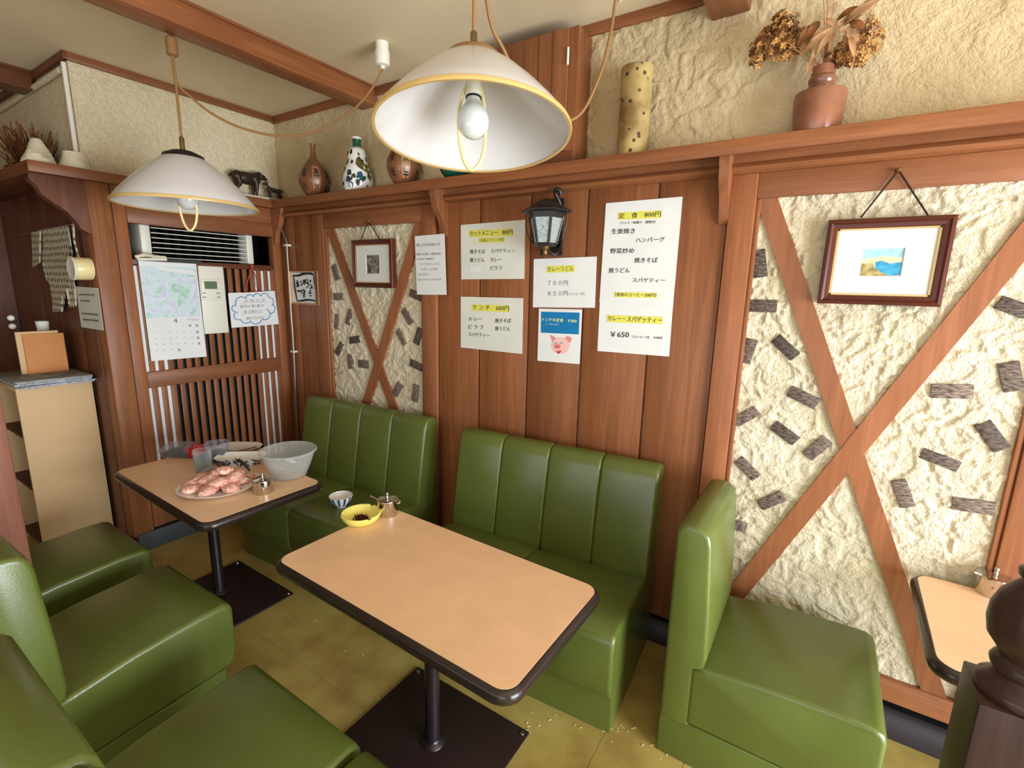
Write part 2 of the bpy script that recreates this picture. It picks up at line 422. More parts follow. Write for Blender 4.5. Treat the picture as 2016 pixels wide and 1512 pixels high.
def tag(o, label, cat, group=None, kind=None):
    if label: o['label'] = label
    if cat: o['category'] = cat
    if group: o['group'] = group
    if kind: o['kind'] = kind
    return o
def thing(name, loc, label, cat, group=None, rot=None, kind=None):
    o = bpy.data.objects.new(name, None); COL.objects.link(o); o.location = loc; o.empty_display_size = 0.05
    if rot is not None: o.rotation_euler = rot
    WORLD[o.name] = tuple(loc)
    return tag(o, label, cat, group, kind)
def struct(o, kind='structure'):
    o['kind'] = kind; return o
def rotz(v, c, a):
    v = Vector(v)-Vector(c); ca, sa = math.cos(a), math.sin(a)
    return Vector((c[0]+v.x*ca-v.y*sa, c[1]+v.x*sa+v.y*ca, c[2]+v.z))
def smooth_pts(pts, n=6):
    """Catmull-Rom through points"""
    P = [Vector(p) for p in pts]; P = [P[0]*2-P[1]] + P + [P[-1]*2-P[-2]]; out = []
    for i in range(1, len(P)-2):
        for k in range(n):
            t = k/n; a, b, c, d = P[i-1], P[i], P[i+1], P[i+2]
            out.append(0.5*((2*b)+(c-a)*t+(2*a-5*b+4*c-d)*t*t+(3*b-a-3*c+d)*t**3))
    return out+[P[-2]]
PENDING = []     # lettering waiting to become mesh
def lettering(body, plane, off, L, R_, h, mat, parent, bold=0.0, name='lettering'):
    """one printed line; L,R_ = pixel midpoints of its ends, h = glyph height in pixels, on plane x or y = off"""
    fn = (lambda p: ony(p[0], p[1], off)) if plane == 'y' else (lambda p: onx(p[0], p[1], off))
    a, b = fn(L), fn(R_); c = ((L[0]+R_[0])/2, (L[1]+R_[1])/2)
    hh = abs(fn((c[0], c[1]-h/2)).z - fn((c[0], c[1]+h/2)).z)
    cu = bpy.data.curves.new(name, 'FONT'); cu.body = body; cu.resolution_u = 2
    ob = bpy.data.objects.new(name+'_curve', cu); COL.objects.link(ob)
    PENDING.append((ob, a, b, hh, plane, mat, parent, name, bold))
def flush_lettering():
    bpy.context.view_layer.update()
    dg = bpy.context.evaluated_depsgraph_get()
    for ob, a, b, hh, plane, mat, parent, name, bold in PENDING:
        me = bpy.data.meshes.new_from_object(ob.evaluated_get(dg))
        n = len(me.vertices)
        if n:
            V = np.zeros(n*3); me.vertices.foreach_get('co', V); V = V.reshape(-1, 3)
            x0, x1, y0, y1 = V[:, 0].min(), V[:, 0].max(), V[:, 1].min(), V[:, 1].max()
            U = (V[:, 0]-x0)/max(1e-6, x1-x0); T = (V[:, 1]-(y0+y1)/2)/max(1e-6, y1-y0)
            A, B = np.array(a), np.array(b)
            if name == 'date':
                mid = (A+B)/2; half = (B-A)/2; k = min(1.0, hh*(x1-x0)/max(1e-6, y1-y0)/2/np.linalg.norm(half)); A, B = mid-half*k, mid+half*k
            Wd = A+(B-A)*U[:, None]; Wd[:, 2] += T*hh
            me2 = MB(); F = [tuple(p.vertices) for p in me.polygons]; D = (B-A)/np.linalg.norm(B-A)
            for k in ((-1, 1) if bold else (0,)):          # double strike for heavier print
                me2.add([tuple(p) for p in Wd+D*(k*bold*hh*1.6)+np.array((0, 0, k*bold*hh*.5))-(np.array((0, .00008*k, 0)) if plane == 'y' else np.array((.00008*k, 0, 0)))], F)
            me2.build(name, mat, parent)
        bpy.data.meshes.remove(me)
    for t in PENDING:
        cu = t[0].data; bpy.data.objects.remove(t[0]); bpy.data.curves.remove(cu)
# ================================================================ THE ROOM
rnd = random.Random(7)
XL = -2.4
# ---- floor: large vinyl sheets butted on a slab
fl = struct(MB().box(XL, RX, RY, 0.1, -0.12, -0.004).build('floor', 'plate_metal'))
xs = [XL, -0.3, 2.865, 3.145, 4.1, RX]; ys = [RY, -1.075, 0.1]
for i in range(len(xs)-1):
    for j in range(len(ys)-1):
        MB().box(xs[i]+.0008, xs[i+1]-.0008, ys[j]+.0005, ys[j+1]-.0005, -.004, 0).build('vinyl_sheet', 'floor_vinyl', fl)
# ---- ceiling
ce = struct(MB().box(XL, RX, RY, 0.1, RZ+.004, RZ+.1).build('ceiling', 'ceiling_paint'))
xs = [XL, -1.5, -0.53, 0.97, 1.89, 2.92, 3.9, 4.9, RX]; ys = [RY, -2.9, -1.95, -1.1, 0.05]
for i in range(len(xs)-1):
    for j in (0,):
        MB().box(xs[i]+.001, xs[i+1]-.001, RY, 0.05, RZ, RZ+.004).build('ceiling_board', 'ceiling_paint', ce)
# ---- beams across the ceiling (run away from the long wall), each with a small fillet on both sides
def beam(name, x0, x1, zb, y0, y1, mat='wood_y'):
    b = struct(MB().box(x0, x1, y0, y1, zb, RZ, .006).build(name, mat, smooth=30))
    for a, c in ((x0-.022, x0), (x1, x1+.012)):
        MB().box(a, c, y0, y1, RZ-.035 if a < x0 else RZ-.012, RZ, .004).build('fillet', mat, b, smooth=30)
    return b
beam('trim_1', 0.905, 1.035, 2.655, -3.9, 0)
beam('trim_2', 2.865, 3.0, 2.65, -3.9, 0)
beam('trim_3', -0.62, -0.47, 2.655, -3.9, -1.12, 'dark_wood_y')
# ---- cornice strips between walls and ceiling
struct(MB().box(0, 0.9, -.022, 0, 2.71, RZ, .004).build('trim_4', 'wood_x', smooth=30))
struct(MB().box(1.037, 2.862, -.022, 0, 2.71, RZ, .004).build('trim_5', 'wood_x', smooth=30))
struct(MB().box(3.002, RX, -.022, 0, 2.71, RZ, .004).build('trim_6', 'wood_x', smooth=30))
struct(MB().box(0, .022, -1.12, -.022, 2.715, RZ, .004).build('trim_7', 'wood_y', smooth=30))
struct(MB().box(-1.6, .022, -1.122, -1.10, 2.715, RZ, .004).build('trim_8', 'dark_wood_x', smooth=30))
# ---- long wall
wb = struct(MB().box(-1.6, RX, 0, 0.1, 0, RZ).build('wall_back', 'plaster_wall'))
def grid_relief(name, mat, parent, x0, x1, z0, z1, y, step, amp, seed, sc, cov=0.2, pmin=0.72):
    """trowelled plaster with real relief, facing -y"""
    nx, nz = max(2, int((x1-x0)/step)), max(2, int((z1-z0)/step)); mb = MB()
    rs = np.random.RandomState(seed)
    def vnoise(fx, fz, cells):
        G = rs.rand(cells[1]+3, cells[0]+3)
        ix, iz = np.floor(fx).astype(int), np.floor(fz).astype(int); tx, tz = fx-ix, fz-iz
        tx = tx*tx*(3-2*tx); tz = tz*tz*(3-2*tz)
        return (G[iz, ix]*(1-tx)+G[iz, ix+1]*tx)*(1-tz)+(G[iz+1, ix]*(1-tx)+G[iz+1, ix+1]*tx)*tz
    X, Z = np.meshgrid(np.linspace(0, x1-x0, nx+1), np.linspace(0, z1-z0, nz+1))
    def N(f, dx=0, dz=0):
        fx, fz = np.clip(X*f+dx+4, 0, None), np.clip(Z*f+dz+4, 0, None)
        return vnoise(fx, fz, (int(fx.max())+2, int(fz.max())+2))
    wx, wz = N(14)*2.4-1.2, N(14)*2.4-1.2
    fine = N(sc*1.0, wx, wz); mid = N(sc*0.55, wx*1.5, wz*1.5); det = N(sc*2.4); det2 = N(sc*3.6)
    isl = np.clip((mid-0.44)/0.10, 0, 1); isl = isl*isl*(3-2*isl); isl2 = np.clip((fine-0.45)/0.10, 0, 1); isl2 = isl2*isl2*(3-2*isl2)
    ridge = 1-np.abs(det*2-1)
    patch = np.clip((N(2.6)-cov)*3.0, pmin, 1)
    H = patch*(0.45*isl+0.5*isl2+0.22*ridge**2)+0.06*det2
    H = H*amp
    H[0, :] = 0; H[-1, :] = 0; H[:, 0] = 0; H[:, -1] = 0
    V = np.stack([x0+X, y-H, z0+Z], -1).reshape(-1, 3)
    idx = np.arange((nx+1)*(nz+1)).reshape(nz+1, nx+1)
    Fq = np.stack([idx[:-1, :-1], idx[:-1, 1:], idx[1:, 1:], idx[1:, :-1]], -1).reshape(-1, 4)
    mb.v = [tuple(p) for p in V]; mb.f = [tuple(int(k) for k in q) for q in Fq]
    return mb.build(name, mat, parent, smooth=180)
grid_relief('upper_plaster', 'plaster_wall', wb, 0, 4.4, 2.17, 2.72, -.001, .006, .010, 3, 28, .30, .35)
# vertical boards
def planks(edges, z0, z1, parent=wb, y=-.014):
    for a, b in zip(edges[:-1], edges[1:]):
        MB().box(a+.005, b-.005, y, -.001, z0, z1, .003).build('plank', 'wood_z', parent, smooth=30)
planks([0.0, 0.17, 0.395], .12, 2.10)
planks([1.495, 1.79, 2.10, 2.40, 2.72, 3.0], .12, 2.10)
planks([4.045, 4.35, 4.65, 4.95, 5.25, 5.55, 5.85, 6.0], .12, 2.10)
# dark bottom of the grooves
for a, b in ((0.0, .395), (1.495, 3.0), (4.045, 6.0)):
    MB().box(a, b, -.004, -.0005, .12, 2.10).build('groove_backing', 'dark_wood_z', wb)
def x_panel(x0, x1, bl, br, A, B, tiles, seed):
    """plaster field in a timber frame with two crossing braces and split tiles pressed in"""
    z0, z1 = .23, 1.995
    pl = grid_relief('plaster_panel', 'plaster_panel', wb, x0-.02, x1+.02, z0-.02, z1+.02, -.003, .0042, .0105, seed, 44)
    MB().box(x0-bl, x0, -.034, -.0005, .14, 2.085, .004).build('frame_board', 'brace_wood_z', wb, smooth=30)
    MB().box(x1, x1+br, -.034, -.0005, .14, 2.085, .004).build('frame_board', 'brace_wood_z', wb, smooth=30)
    MB().box(x0, x1, -.033, -.0005, z1, 2.085, .004).build('frame_board', 'brace_wood_x', wb, smooth=30)
    MB().box(x0, x1, -.033, -.0005, .14, z0, .004).build('frame_board', 'brace_wood_x', wb, smooth=30)
    for xa, xb_ in ((x0, x0+.017), (x1-.017, x1)):
        MB().box(xa, xb_, -.026, -.0005, z0, z1, .006).build('bead', 'brace_wood_z', wb, smooth=40)
    for (ax, az, bx, bz), yy in ((A, -.0205), (B, -.0225)):
        d = Vector((bx-ax, bz-az)).normalized(); hw = .034/abs(d.y)
        MB().prism([(ax-hw, az), (ax+hw, az), (bx+hw, bz), (bx-hw, bz)], yy, -.001, 'y').build('brace', 'brace_wood_z', wb)
    mesh = {}
    for q in tiles:
        P = [ony(a, b, -.012) for a, b in q]; c = sum(P, Vector())/4
        e1 = ((P[1]+P[2])-(P[0]+P[3]))/2; e2 = ((P[3]+P[2])-(P[0]+P[1]))/2
        if e1.length < e2.length: e1, e2 = e2, e1
        ang = math.atan2(e1.z, e1.x)
        mb = MB().box(-.5*e1.length, .5*e1.length, -.006, .008, -.5*e2.length, .5*e2.length, .002)
        mb.v = [(c.x+v[0]*math.cos(ang)-v[2]*math.sin(ang), -.011+v[1], c.z+v[0]*math.sin(ang)+v[2]*math.cos(ang)) for v in mb.v]
        t = mb.build('tile', 'split_tile', wb, smooth=30)
def zz(u0, v0, s, L): return [[(u0+a/s, v0+b/s) for a, b in q] for q in L]
T2 = zz(1456, 380, 3.6, [[(80,410),(180,400),(200,590),(100,605)], [(58,757),(268,757),(265,847),(50,842)], [(50,1025),(133,1047),(70,1215),(-8,1190)],
     [(218,1048),(290,1005),(435,1135),(360,1190)], [(375,1365),(575,1460),(530,1535),(335,1435)], [(1870,730),(2070,795),(2024,900),(1795,810)],
     [(1825,1215),(1980,1185),(2025,1385),(1870,1425)], [(1355,1355),(1662,1357),(1658,1460),(1352,1450)]])
T2 += zz(1456, 780, 3.6, [[(-55,155),(98,68),(155,130),(-12,218)], [(215,230),(265,172),(430,290),(372,350)], [(440,395),(590,280),(660,330),(515,460)],
     [(-37,468),(18,425),(152,555),(92,605)], [(125,740),(285,672),(335,740),(165,808)], [(-100,842),(62,905),(38,970),(-120,910)],
     [(1655,205),(1780,170),(1925,355),(1800,402)], [(1310,375),(1580,460),(1530,545),(1270,425)], [(1070,600),(1180,585),(1250,780),(1140,792)], [(1510,712),(1825,755),(1800,845),(1500,800)]])
T1 = zz(500, 380, 3.6, [[(550,510),(580,510),(610,610),(575,620)], [(565,712),(635,710),(630,762),(568,758)], [(672,820),(695,835),(675,935),(645,925)], [(580,858),(605,862),(600,968),(568,962)],
     [(678,1020),(748,1010),(752,1060),(680,1070)], [(615,1048),(638,1075),(600,1150),(572,1128)], [(663,1142),(695,1145),(700,1245),(672,1248)], [(742,1180),(812,1188),(812,1245),(740,1235)],
     [(1110,680),(1200,720),(1190,775),(1102,730)], [(1045,840),(1070,810),(1130,910),(1100,938)], [(1005,985),(1030,960),(1085,1065),(1060,1085)], [(1160,955),(1203,968),(1170,1080),(1130,1062)],
     [(1112,1175),(1197,1215),(1190,1268),(1102,1222)], [(1020,1335),(1057,1370),(1010,1445),(978,1415)], [(1130,1358),(1175,1360),(1160,1480),(1118,1475)]])
x_panel(.515, 1.39, .12, .105, (.565, 2.0, 1.43, .22), (1.37, 2.0, .57, .22), T1, 11)
x_panel(3.095, 3.945, .095, .095, (3.125, 2.0, 3.875, .22), (3.925, 2.0, 3.125, .22), T2, 12)
# baseboard: dark cove moulding under a black shadow gap
bbd = struct(MB().prism([(-.05, 0), (-.05, .035), (-.028, .085), (-.012, .10), (0, .10), (0, 0)], 0.02, RX, 'x').build('baseboard_back', 'rubber_base', smooth=50))
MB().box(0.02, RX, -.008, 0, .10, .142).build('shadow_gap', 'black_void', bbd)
# ---- wooden shelf that runs round under the upper plaster
SZ = 2.18
sh = thing('wall_shelf', (2.0, -.08, SZ), 'long reddish wooden ledge shelf with moulding running round both walls', 'shelf')
MB().box(-.02, RX, -.16, 0, SZ-.03, SZ, .005).build('shelf_board', 'wood_x', sh, smooth=30)
MB().box(.14, RX, -.163, -.145, SZ-.05, SZ+.001, .004).build('lip', 'wood_x', sh, smooth=30)
MB().prism([(-.03, 2.085), (-.055, 2.092), (-.062, 2.105), (-.055, 2.118), (-.05, 2.122), (-.05, SZ-.03), (0, SZ-.03), (0, 2.085)], .02, RX, 'x').build('fascia', 'wood_x', sh, smooth=40)
MB().box(0, .16, -1.10, -.16, SZ-.03, SZ, .005).build('shelf_board', 'wood_y', sh, smooth=30)
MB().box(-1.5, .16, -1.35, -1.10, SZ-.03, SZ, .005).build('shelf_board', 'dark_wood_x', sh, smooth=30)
MB().box(.145, .163, -1.353, -.145, SZ-.05, SZ+.001, .004).build('lip', 'wood_y', sh, smooth=30)
MB().box(-1.5, .146, -1.353, -1.335, SZ-.05, SZ+.001, .004).build('lip', 'dark_wood_x', sh, smooth=30)
def bracket(kind, a, w, top, depth, drop, base, mat):
    """scroll bracket; kind y: sticks out of the long wall, x: out of the left wall, s: out of the passage side"""
    S = [(0, 0), (1.0, 0), (1.0, -.12), (.90, -.2), (.82, -.36), (.62, -.5), (.42, -.62), (.28, -.78), (.2, -.92), (.05, -1.0), (0, -1.0)]
    pr = [(base+depth*u, top+drop*v) for u, v in smooth2(S)]
    if kind == 'y': MB().prism([(-u, v) for u, v in pr], a-w/2, a+w/2, 'x').build('bracket', mat, sh, smooth=30)
    if kind == 'x': MB().prism(pr, a-w/2, a+w/2, 'y').build('bracket', mat, sh, smooth=30)
    if kind == 's': MB().prism([(-u, v) for u, v in pr], a-w/2, a+w/2, 'x').build('bracket', mat, sh, smooth=30)
def smooth2(S):
    out = []
    for i, p in enumerate(S):
        out.append(p)
        if 2 <= i < len(S)-3: out.append(((S[i][0]+S[i+1][0])/2, (S[i][1]+S[i+1][1])/2))
    return out
bracket('y', 1.555, .034, SZ-.032, .115, .24, .015, 'brace_wood_z')
bracket('y', 2.985, .034, SZ-.032, .115, .24, .015, 'brace_wood_z')
bracket('y', 4.07, .034, SZ-.032, .115, .24, .015, 'brace_wood_z')
bracket('x', -.055, .034, SZ-.032, .115, .25, .0, 'brace_wood_z')
bracket('s', -.02, .06, SZ-.032, .22, .27, 1.10, 'dark_wood_z')
# ---- left wall: plaster above, slatted timber screen below
wl = struct(MB().box(-1.6, 0, -1.10, 0, 2.18, RZ).build('wall_left', 'plaster_left'))
MB().box(-.10, .018, -1.105, -1.0, 0.1, SZ-.03, .008).build('post', 'wood_z', wl, smooth=30)
MB().box(-.06, .004, -.995, -.93, .12, SZ-.03, .004).build('stile', 'wood_z', wl, smooth=30)
MB().box(-.06, .004, -.075, -.012, .12, 1.955, .004).build('stile', 'wood_z', wl, smooth=30)
MB().box(-.05, .006, -.93, -.012, 1.955, 2.045, .004).build('rail', 'wood_y', wl, smooth=30)
MB().box(-.05, -.004, -.93, -.012, 2.045, SZ-.03, .004).build('rail', 'wood_y', wl, smooth=30)
MB().box(-.06, .002, -.93, -.075, 1.0, 1.098, .004).build('rail', 'wood_y', wl, smooth=30)
MB().box(-.06, .002, -.93, -.075, .12, .36, .004).build('rail', 'wood_y', wl, smooth=30)
MB().box(-.10, -.004, -.93, -.075, 1.725, 1.758, .003).build('ledge', 'dark_wood_y', wl, smooth=30)
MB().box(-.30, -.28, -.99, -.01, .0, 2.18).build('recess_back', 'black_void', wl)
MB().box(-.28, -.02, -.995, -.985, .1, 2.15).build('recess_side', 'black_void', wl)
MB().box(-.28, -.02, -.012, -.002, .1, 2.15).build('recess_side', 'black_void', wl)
NS = 17; pit = (.93-.075)/NS
for k in range(NS):
    yc = -.93+pit*(k+.72)
    for z0, z1 in ((1.098, 1.725), (.36, 1.0)):
        MB().box(-.016, -.006, yc-.0145, yc+.0145, z0, z1, .002).build('slat', 'wood_z', wl, smooth=30)
for y0, y1 in ((-.925, -.785), (-.215, -.078)):
    for z0, z1 in ((.2, 1.72),):
        MB().box(-.03, -.02, y0, y1, z0, z1).build('white_backing', 'white_backing', wl)
MB().box(-.05, -.04, -.785, -.215, .2, 1.72).build('dark_grille', 'grille_dark', wl)
struct(MB().box(0, .03, -1.09, -.02, 0, .115, .004).build('baseboard_left', 'grey_base', smooth=30))
# passage side wall (faces the room front) and the end of the passage
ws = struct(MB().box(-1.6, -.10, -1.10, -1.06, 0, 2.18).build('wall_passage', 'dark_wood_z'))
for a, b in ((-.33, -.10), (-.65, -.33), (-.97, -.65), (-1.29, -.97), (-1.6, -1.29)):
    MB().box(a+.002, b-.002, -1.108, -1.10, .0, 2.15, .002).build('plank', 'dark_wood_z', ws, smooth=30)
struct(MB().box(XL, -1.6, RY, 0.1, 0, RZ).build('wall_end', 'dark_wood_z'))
# unseen sides of the room, with the side window and a rear one added for fill
wr = MB()
for a in ((RX, RX+.1, RY, -2.65, 0, RZ), (RX, RX+.1, -.25, .1, 0, RZ), (RX, RX+.1, -2.65, -.25, 0, .14), (RX, RX+.1, -2.65, -.25, 1.9, RZ)): wr.box(*a)
struct(wr.build('wall_right', 'plaster_wall'))
wf = MB()
for a in ((XL, 1.1, RY-.1, RY, 0, RZ), (5.3, RX, RY-.1, RY, 0, RZ), (1.1, 5.3, RY-.1, RY, 0, .57), (1.1, 5.3, RY-.1, RY, 1.93, RZ)): wf.box(*a)
struct(wf.build('wall_front', 'plaster_wall'))
w1 = MB()
for y in (-2.65, -1.47, -.29): w1.box(RX+.02, RX+.07, y, y+.04, .14, 1.9)
for z in (.14, 1.86): w1.box(RX+.02, RX+.07, -2.65, -.25, z, z+.04)
struct(w1.build('window_1', 'dark_wood_z'))
w2 = MB()
for x in (1.1, 2.5, 3.9, 5.26): w2.box(x, x+.04, RY-.07, RY-.02, .57, 1.93)
for z in (.57, 1.89): w2.box(1.1, 5.3, RY-.07, RY-.02, z, z+.04)
struct(w2.build('added_fill_window', 'dark_wood_z'))  # rear window made up to carry the even front fill
# square timber post between the seats on the left
tag(MB().box(.91, 1.01, -1.85, -1.727, 0, RZ-.1, .006).box(.90,1.02,-1.86,-1.717,RZ-.1,RZ,.004).build('timber_post', 'post_wood', smooth=30), 'square pinkish brown timber post behind the far green chair', 'post')
# ================================================================ SEATS AND TABLES
BACK = [(0, .15), (0, .868), (.012, .89), (.04, .90), (.085, .893), (.104, .872), (.112, .84), (.128, .60), (.135, .44), (.128, .40), (.10, .385), (.10, .155)]
SEAT = [(.09, .165), (.09, .395), (.14, .405), (.30, .428), (.50, .44), (.59, .44), (.615, .428), (.625, .405), (.625, .235), (.612, .185), (.595, .17)]
BASE = [(.0, 0), (.0, .16), (.58, .17), (.578, .15), (.575, 0)]
def seat_unit(name, label, group, width, origin, ang, nb=1, ns=1, slant=0.0, deep=0.0, lab='chair'):
    """upholstered seat; local x across, d (depth) from the back; placed with the back centre at origin, facing angle ang"""
    t = thing(name, (origin[0], origin[1], 0), label, lab, group)
    def place(v):   # local (x, d, z): facing +y when ang = 0
        return rotz((origin[0]+v.x, origin[1]+v.y, v.z), (origin[0], origin[1], 0), ang)
    h = width/2
    def sl(P): return [(d+(slant*max(0, (0.88-z)/.45) if d > .05 else 0)+(deep if d > .3 else 0), z) for d, z in P]
    MB().cushion([(d+(deep if d > .3 else 0), z) for d, z in BASE], -h+.004, h-.004, .006, place).build('base', 'vinyl', t, smooth=35)
    w = width/nb
    for k in range(nb): MB().cushion(sl(BACK), -h+k*w, -h+(k+1)*w, .014, place).build('backrest' if nb == 1 else 'back_panel', 'vinyl', t, smooth=50)
    w = width/ns
    S2 = [((d+slant*.9 if d < .2 else d+deep if d > .3 else d), z) for d, z in SEAT]
    for k in range(ns): MB().cushion(S2, -h+k*w, -h+(k+1)*w, .016, place).build('seat_cushion', 'vinyl', t, smooth=50)
    return t
# chairs with their backs to the camera, facing the long wall
seat_unit('green_chair', 'green vinyl chair nearest the beige cabinet, before the far table', 'single green chairs', .48, (.66, -1.945), 0)
seat_unit('green_chair', 'green vinyl chair with bright right flank, between the two laid tables', 'single green chairs', .50, (1.355, -1.945), math.radians(1.5))
seat_unit('green_chair', 'green vinyl chair in the left bottom corner, cut by the picture edge', 'single green chairs', .515, (2.205, -2.05), 0)
seat_unit('green_chair', 'green vinyl chair of which only a sliver shows at the bottom edge', 'single green chairs', .51, (2.735, -2.05), 0)
# chair seen from the side, its back to the near table
seat_unit('green_chair', 'green vinyl chair in side view under the seascape picture', 'single green chairs', .50, (3.045, -.345), math.radians(-90))
# two-seat benches against the long wall
seat_unit('green_bench', 'green vinyl bench with channelled back under the crossed timber panel', 'green wall benches', 1.04, (1.01, -.09), math.radians(183), 4, 2, .05, .03, 'bench')
seat_unit('green_bench', 'green vinyl bench with channelled back under the menu sheets', 'green wall benches', 1.04, (2.325, -.062), math.radians(184), 4, 2, .05, .03, 'bench')

def rounded_rect(x0, x1, y0, y1, r, n=6):
    P = []
    for cx, cy, a0 in ((x1-r, y1-r, 0), (x0+r, y1-r, 90), (x0+r, y0+r, 180), (x1-r, y0+r, 270)):
        for i in range(n+1):
            a = math.radians(a0+90*i/n); P.append((cx+r*math.cos(a), cy+r*math.sin(a)))
    return P
def table(label, corners, leg, plate, zt=.69):
    cx, cy = leg
    t = thing('pedestal_table', (cx, cy, 0), label, 'table', 'peach topped pedestal tables')
    x0, x1, y0, y1 = corners
    ang = math.radians(-1.2)
    def rot(mb):
        mb.v = [tuple(rotz(v, (cx, cy, 0), ang)) for v in mb.v]; return mb
    rot(MB().prism(rounded_rect(x0, x1, y0, y1, .045), zt-.004, zt, 'z')).build('table_top', 'laminate', t, smooth=30)
    # rounded plastic edge band
    outer = []
    prof = [(.0, zt-.001), (.010, zt-.004), (.017, zt-.014), (.018, zt-.026), (.014, zt-.036), (.004, zt-.042), (-.02, zt-.044)]
    mb = MB(); rings = [[(x, y, z) for x, y in rounded_rect(x0-o, x1+o, y0-o, y1+o, max(.012, .045+o))] for o, z in prof]
    n = len(rings[0]); vs = [p for r in rings for p in r]
    fs = [(j*n+i, j*n+(i+1) % n, (j+1)*n+(i+1) % n, (j+1)*n+i) for j in range(len(rings)-1) for i in range(n)]
    fs.append(tuple(range((len(rings)-1)*n, len(rings)*n)))
    rot(mb.add(vs, fs)).build('edge_band', 'table_edge', t, smooth=60)
    MB().lathe([(.10, zt-.060), (.10, zt-.044)], (cx, cy, 0), 24).build('top_plate', 'table_leg', t, smooth=30)
    MB().lathe([(.028, .012), (.026, .02), (.0255, zt-.06)], (cx, cy, 0), 24).build('leg', 'table_leg', t, smooth=30)
    MB().lathe([(.045, .008), (.043, .012), (.03, .018), (.026, .026)], (cx, cy, 0), 24).build('collar', 'table_leg', t, smooth=40)
    px0, px1, py0, py1 = plate
    MB().box(px0, px1, py0, py1, 0, .008, .002).build('floor_plate', 'plate_metal', t, smooth=30)
    for sx in (px0+.02, px1-.02):
        for sy in (py0+.02, py1-.02): MB().lathe([(.009, .008), (.008, .0115), (.003, .013)], (sx, sy, 0), 10).build('screw', 'steel', t, smooth=40)
    return t
table('peach topped table in the middle, nearly bare, with ashtray and sugar pot', (1.86, 2.855, -1.29, -.77), (2.354, -1.031), (2.06, 2.63, -1.30, -.80))
table('far peach topped table laden with meat plate, mixing bowl and dishes', (.45, 1.39, -1.285, -.75), (.81, -1.015), (.60, 1.15, -1.28, -.80))
table('peach topped table at the right edge, partly hidden by the turned post', (3.745, 4.735, -.582, -.062), (4.235, -.315), (3.96, 4.52, -.55, -.08))
# ================================================================ PAPERS, PICTURES, WALL THINGS
def sheet(name, label, cat, quad, plane, off, mat, group=None, thick=.0012, curl=.004):
    """a sheet of paper taped to the wall, slightly cockled"""
    fn = (lambda p: ony(p[0], p[1], off)) if plane == 'y' else (lambda p: onx(p[0], p[1], off))
    P = [fn(p) for p in quad]; n = 10; out = Vector((0, -1, 0)) if plane == 'y' else Vector((1, 0, 0))
    vs = []; 
    for side in (0, 1):
        for j in range(n+1):
            for i in range(n+1):
                u, v = i/n, j/n
                p = (P[0]*(1-u)+P[1]*u)*(1-v)+(P[3]*(1-u)+P[2]*u)*v
                w = -abs(curl)*(1-math.sin(math.pi*u)*0.4-math.sin(math.pi*v)*0.6)*0.0
                vs.append(p - out*(thick*side))
    m = (n+1)*(n+1); fs = []
    for j in range(n):
        for i in range(n):
            a = j*(n+1)+i; q = (a, a+1, a+n+2, a+n+1); fs.append(q); fs.append(tuple(m+k for k in q[::-1]))
    rim = [i for i in range(n+1)] + [(j+1)*(n+1)-1 for j in range(1, n+1)] + [n*(n+1)+i for i in range(n-1, -1, -1)] + [j*(n+1) for j in range(n-1, 0, -1)]
    for a, b in zip(rim, rim[1:]+rim[:1]): fs.append((a, b, m+b, m+a))
    o = MB().add(vs, fs).build(name, mat)
    return tag(o, label, cat, group)
def patch(quad, plane, off, mat, parent, name):
    fn = (lambda p: ony(p[0], p[1], off)) if plane == 'y' else (lambda p: onx(p[0], p[1], off))
    return MB().quad(*[fn(p) for p in quad]).build(name, mat, parent)
def z6(a): return (880+a[0]/4.2, 380+a[1]/4.2)
def menu(lines, parent, off=-.0195, conv=z6, sc=4.2, plane='y', bold=.012):
    for body, L, R_, h, mat, hl in lines:
        lettering(body, plane, off, conv(L), conv(R_), h/sc, mat, parent, bold)
        if hl:
            dx = 6; q = [(L[0]-dx, L[1]-h*.62), (R_[0]+dx, R_[1]-h*.62), (R_[0]+dx, R_[1]+h*.72), (L[0]-dx, L[1]+h*.72)]
            patch([conv(p) for p in q], plane, off+(.0004 if plane == 'y' else -.0004), 'highlighter', parent, 'highlight')
YO = -.0185
GM = 'menu sheets on the plank wall'
s = sheet('menu_sheet', 'white set menu sheet, upper left of the plank wall', 'menu', [(907,443),(1034,432.5),(1032,549),(908,550)], 'y', YO, 'paper_cream', GM)
menu([('セットメニュー　800円', (188,335), (542,322), 42, 'ink', 1), ('（全品にドリンク付）', (268,390), (472,384), 30, 'ink', 1), ('焼きそば', (190,485), (315,484), 36, 'ink', 0),
      ('スパゲティー', (362,478), (562,478), 34, 'ink', 0), ('焼うどん', (190,555), (310,552), 36, 'ink', 0), ('カレー', (360,552), (452,550), 32, 'ink', 0), ('ピラフ', (360,620), (452,620), 34, 'ink', 0)], s)
patch([z6(p) for p in ((190,600),(282,598),(282,655),(190,657))], 'y', YO-.0008, 'paper', s, 'tape')
s = sheet('menu_sheet', 'white lunch menu sheet priced 600, lower left of the plank wall', 'menu', [(907,584),(1030,587),(1028,697),(907,684)], 'y', YO, 'paper_cream', GM)
menu([('ラ ン チ　600円', (212,945), (512,955), 40, 'ink', 1), ('カ レー', (178,1040), (288,1043), 30, 'ink', 0), ('焼きそば', (398,1055), (530,1055), 36, 'ink', 0), ('ピ ラ フ', (178,1105), (300,1108), 34, 'ink', 0),
      ('焼うどん', (398,1120), (522,1122), 36, 'ink', 0), ('スパゲティー', (178,1168), (352,1178), 32, 'ink', 0)], s)
s = sheet('menu_sheet', 'white curry noodle price sheet just under the wall lantern', 'menu', [(1051,510),(1175,505),(1171,606),(1049,605)], 'y', YO, 'paper', GM)
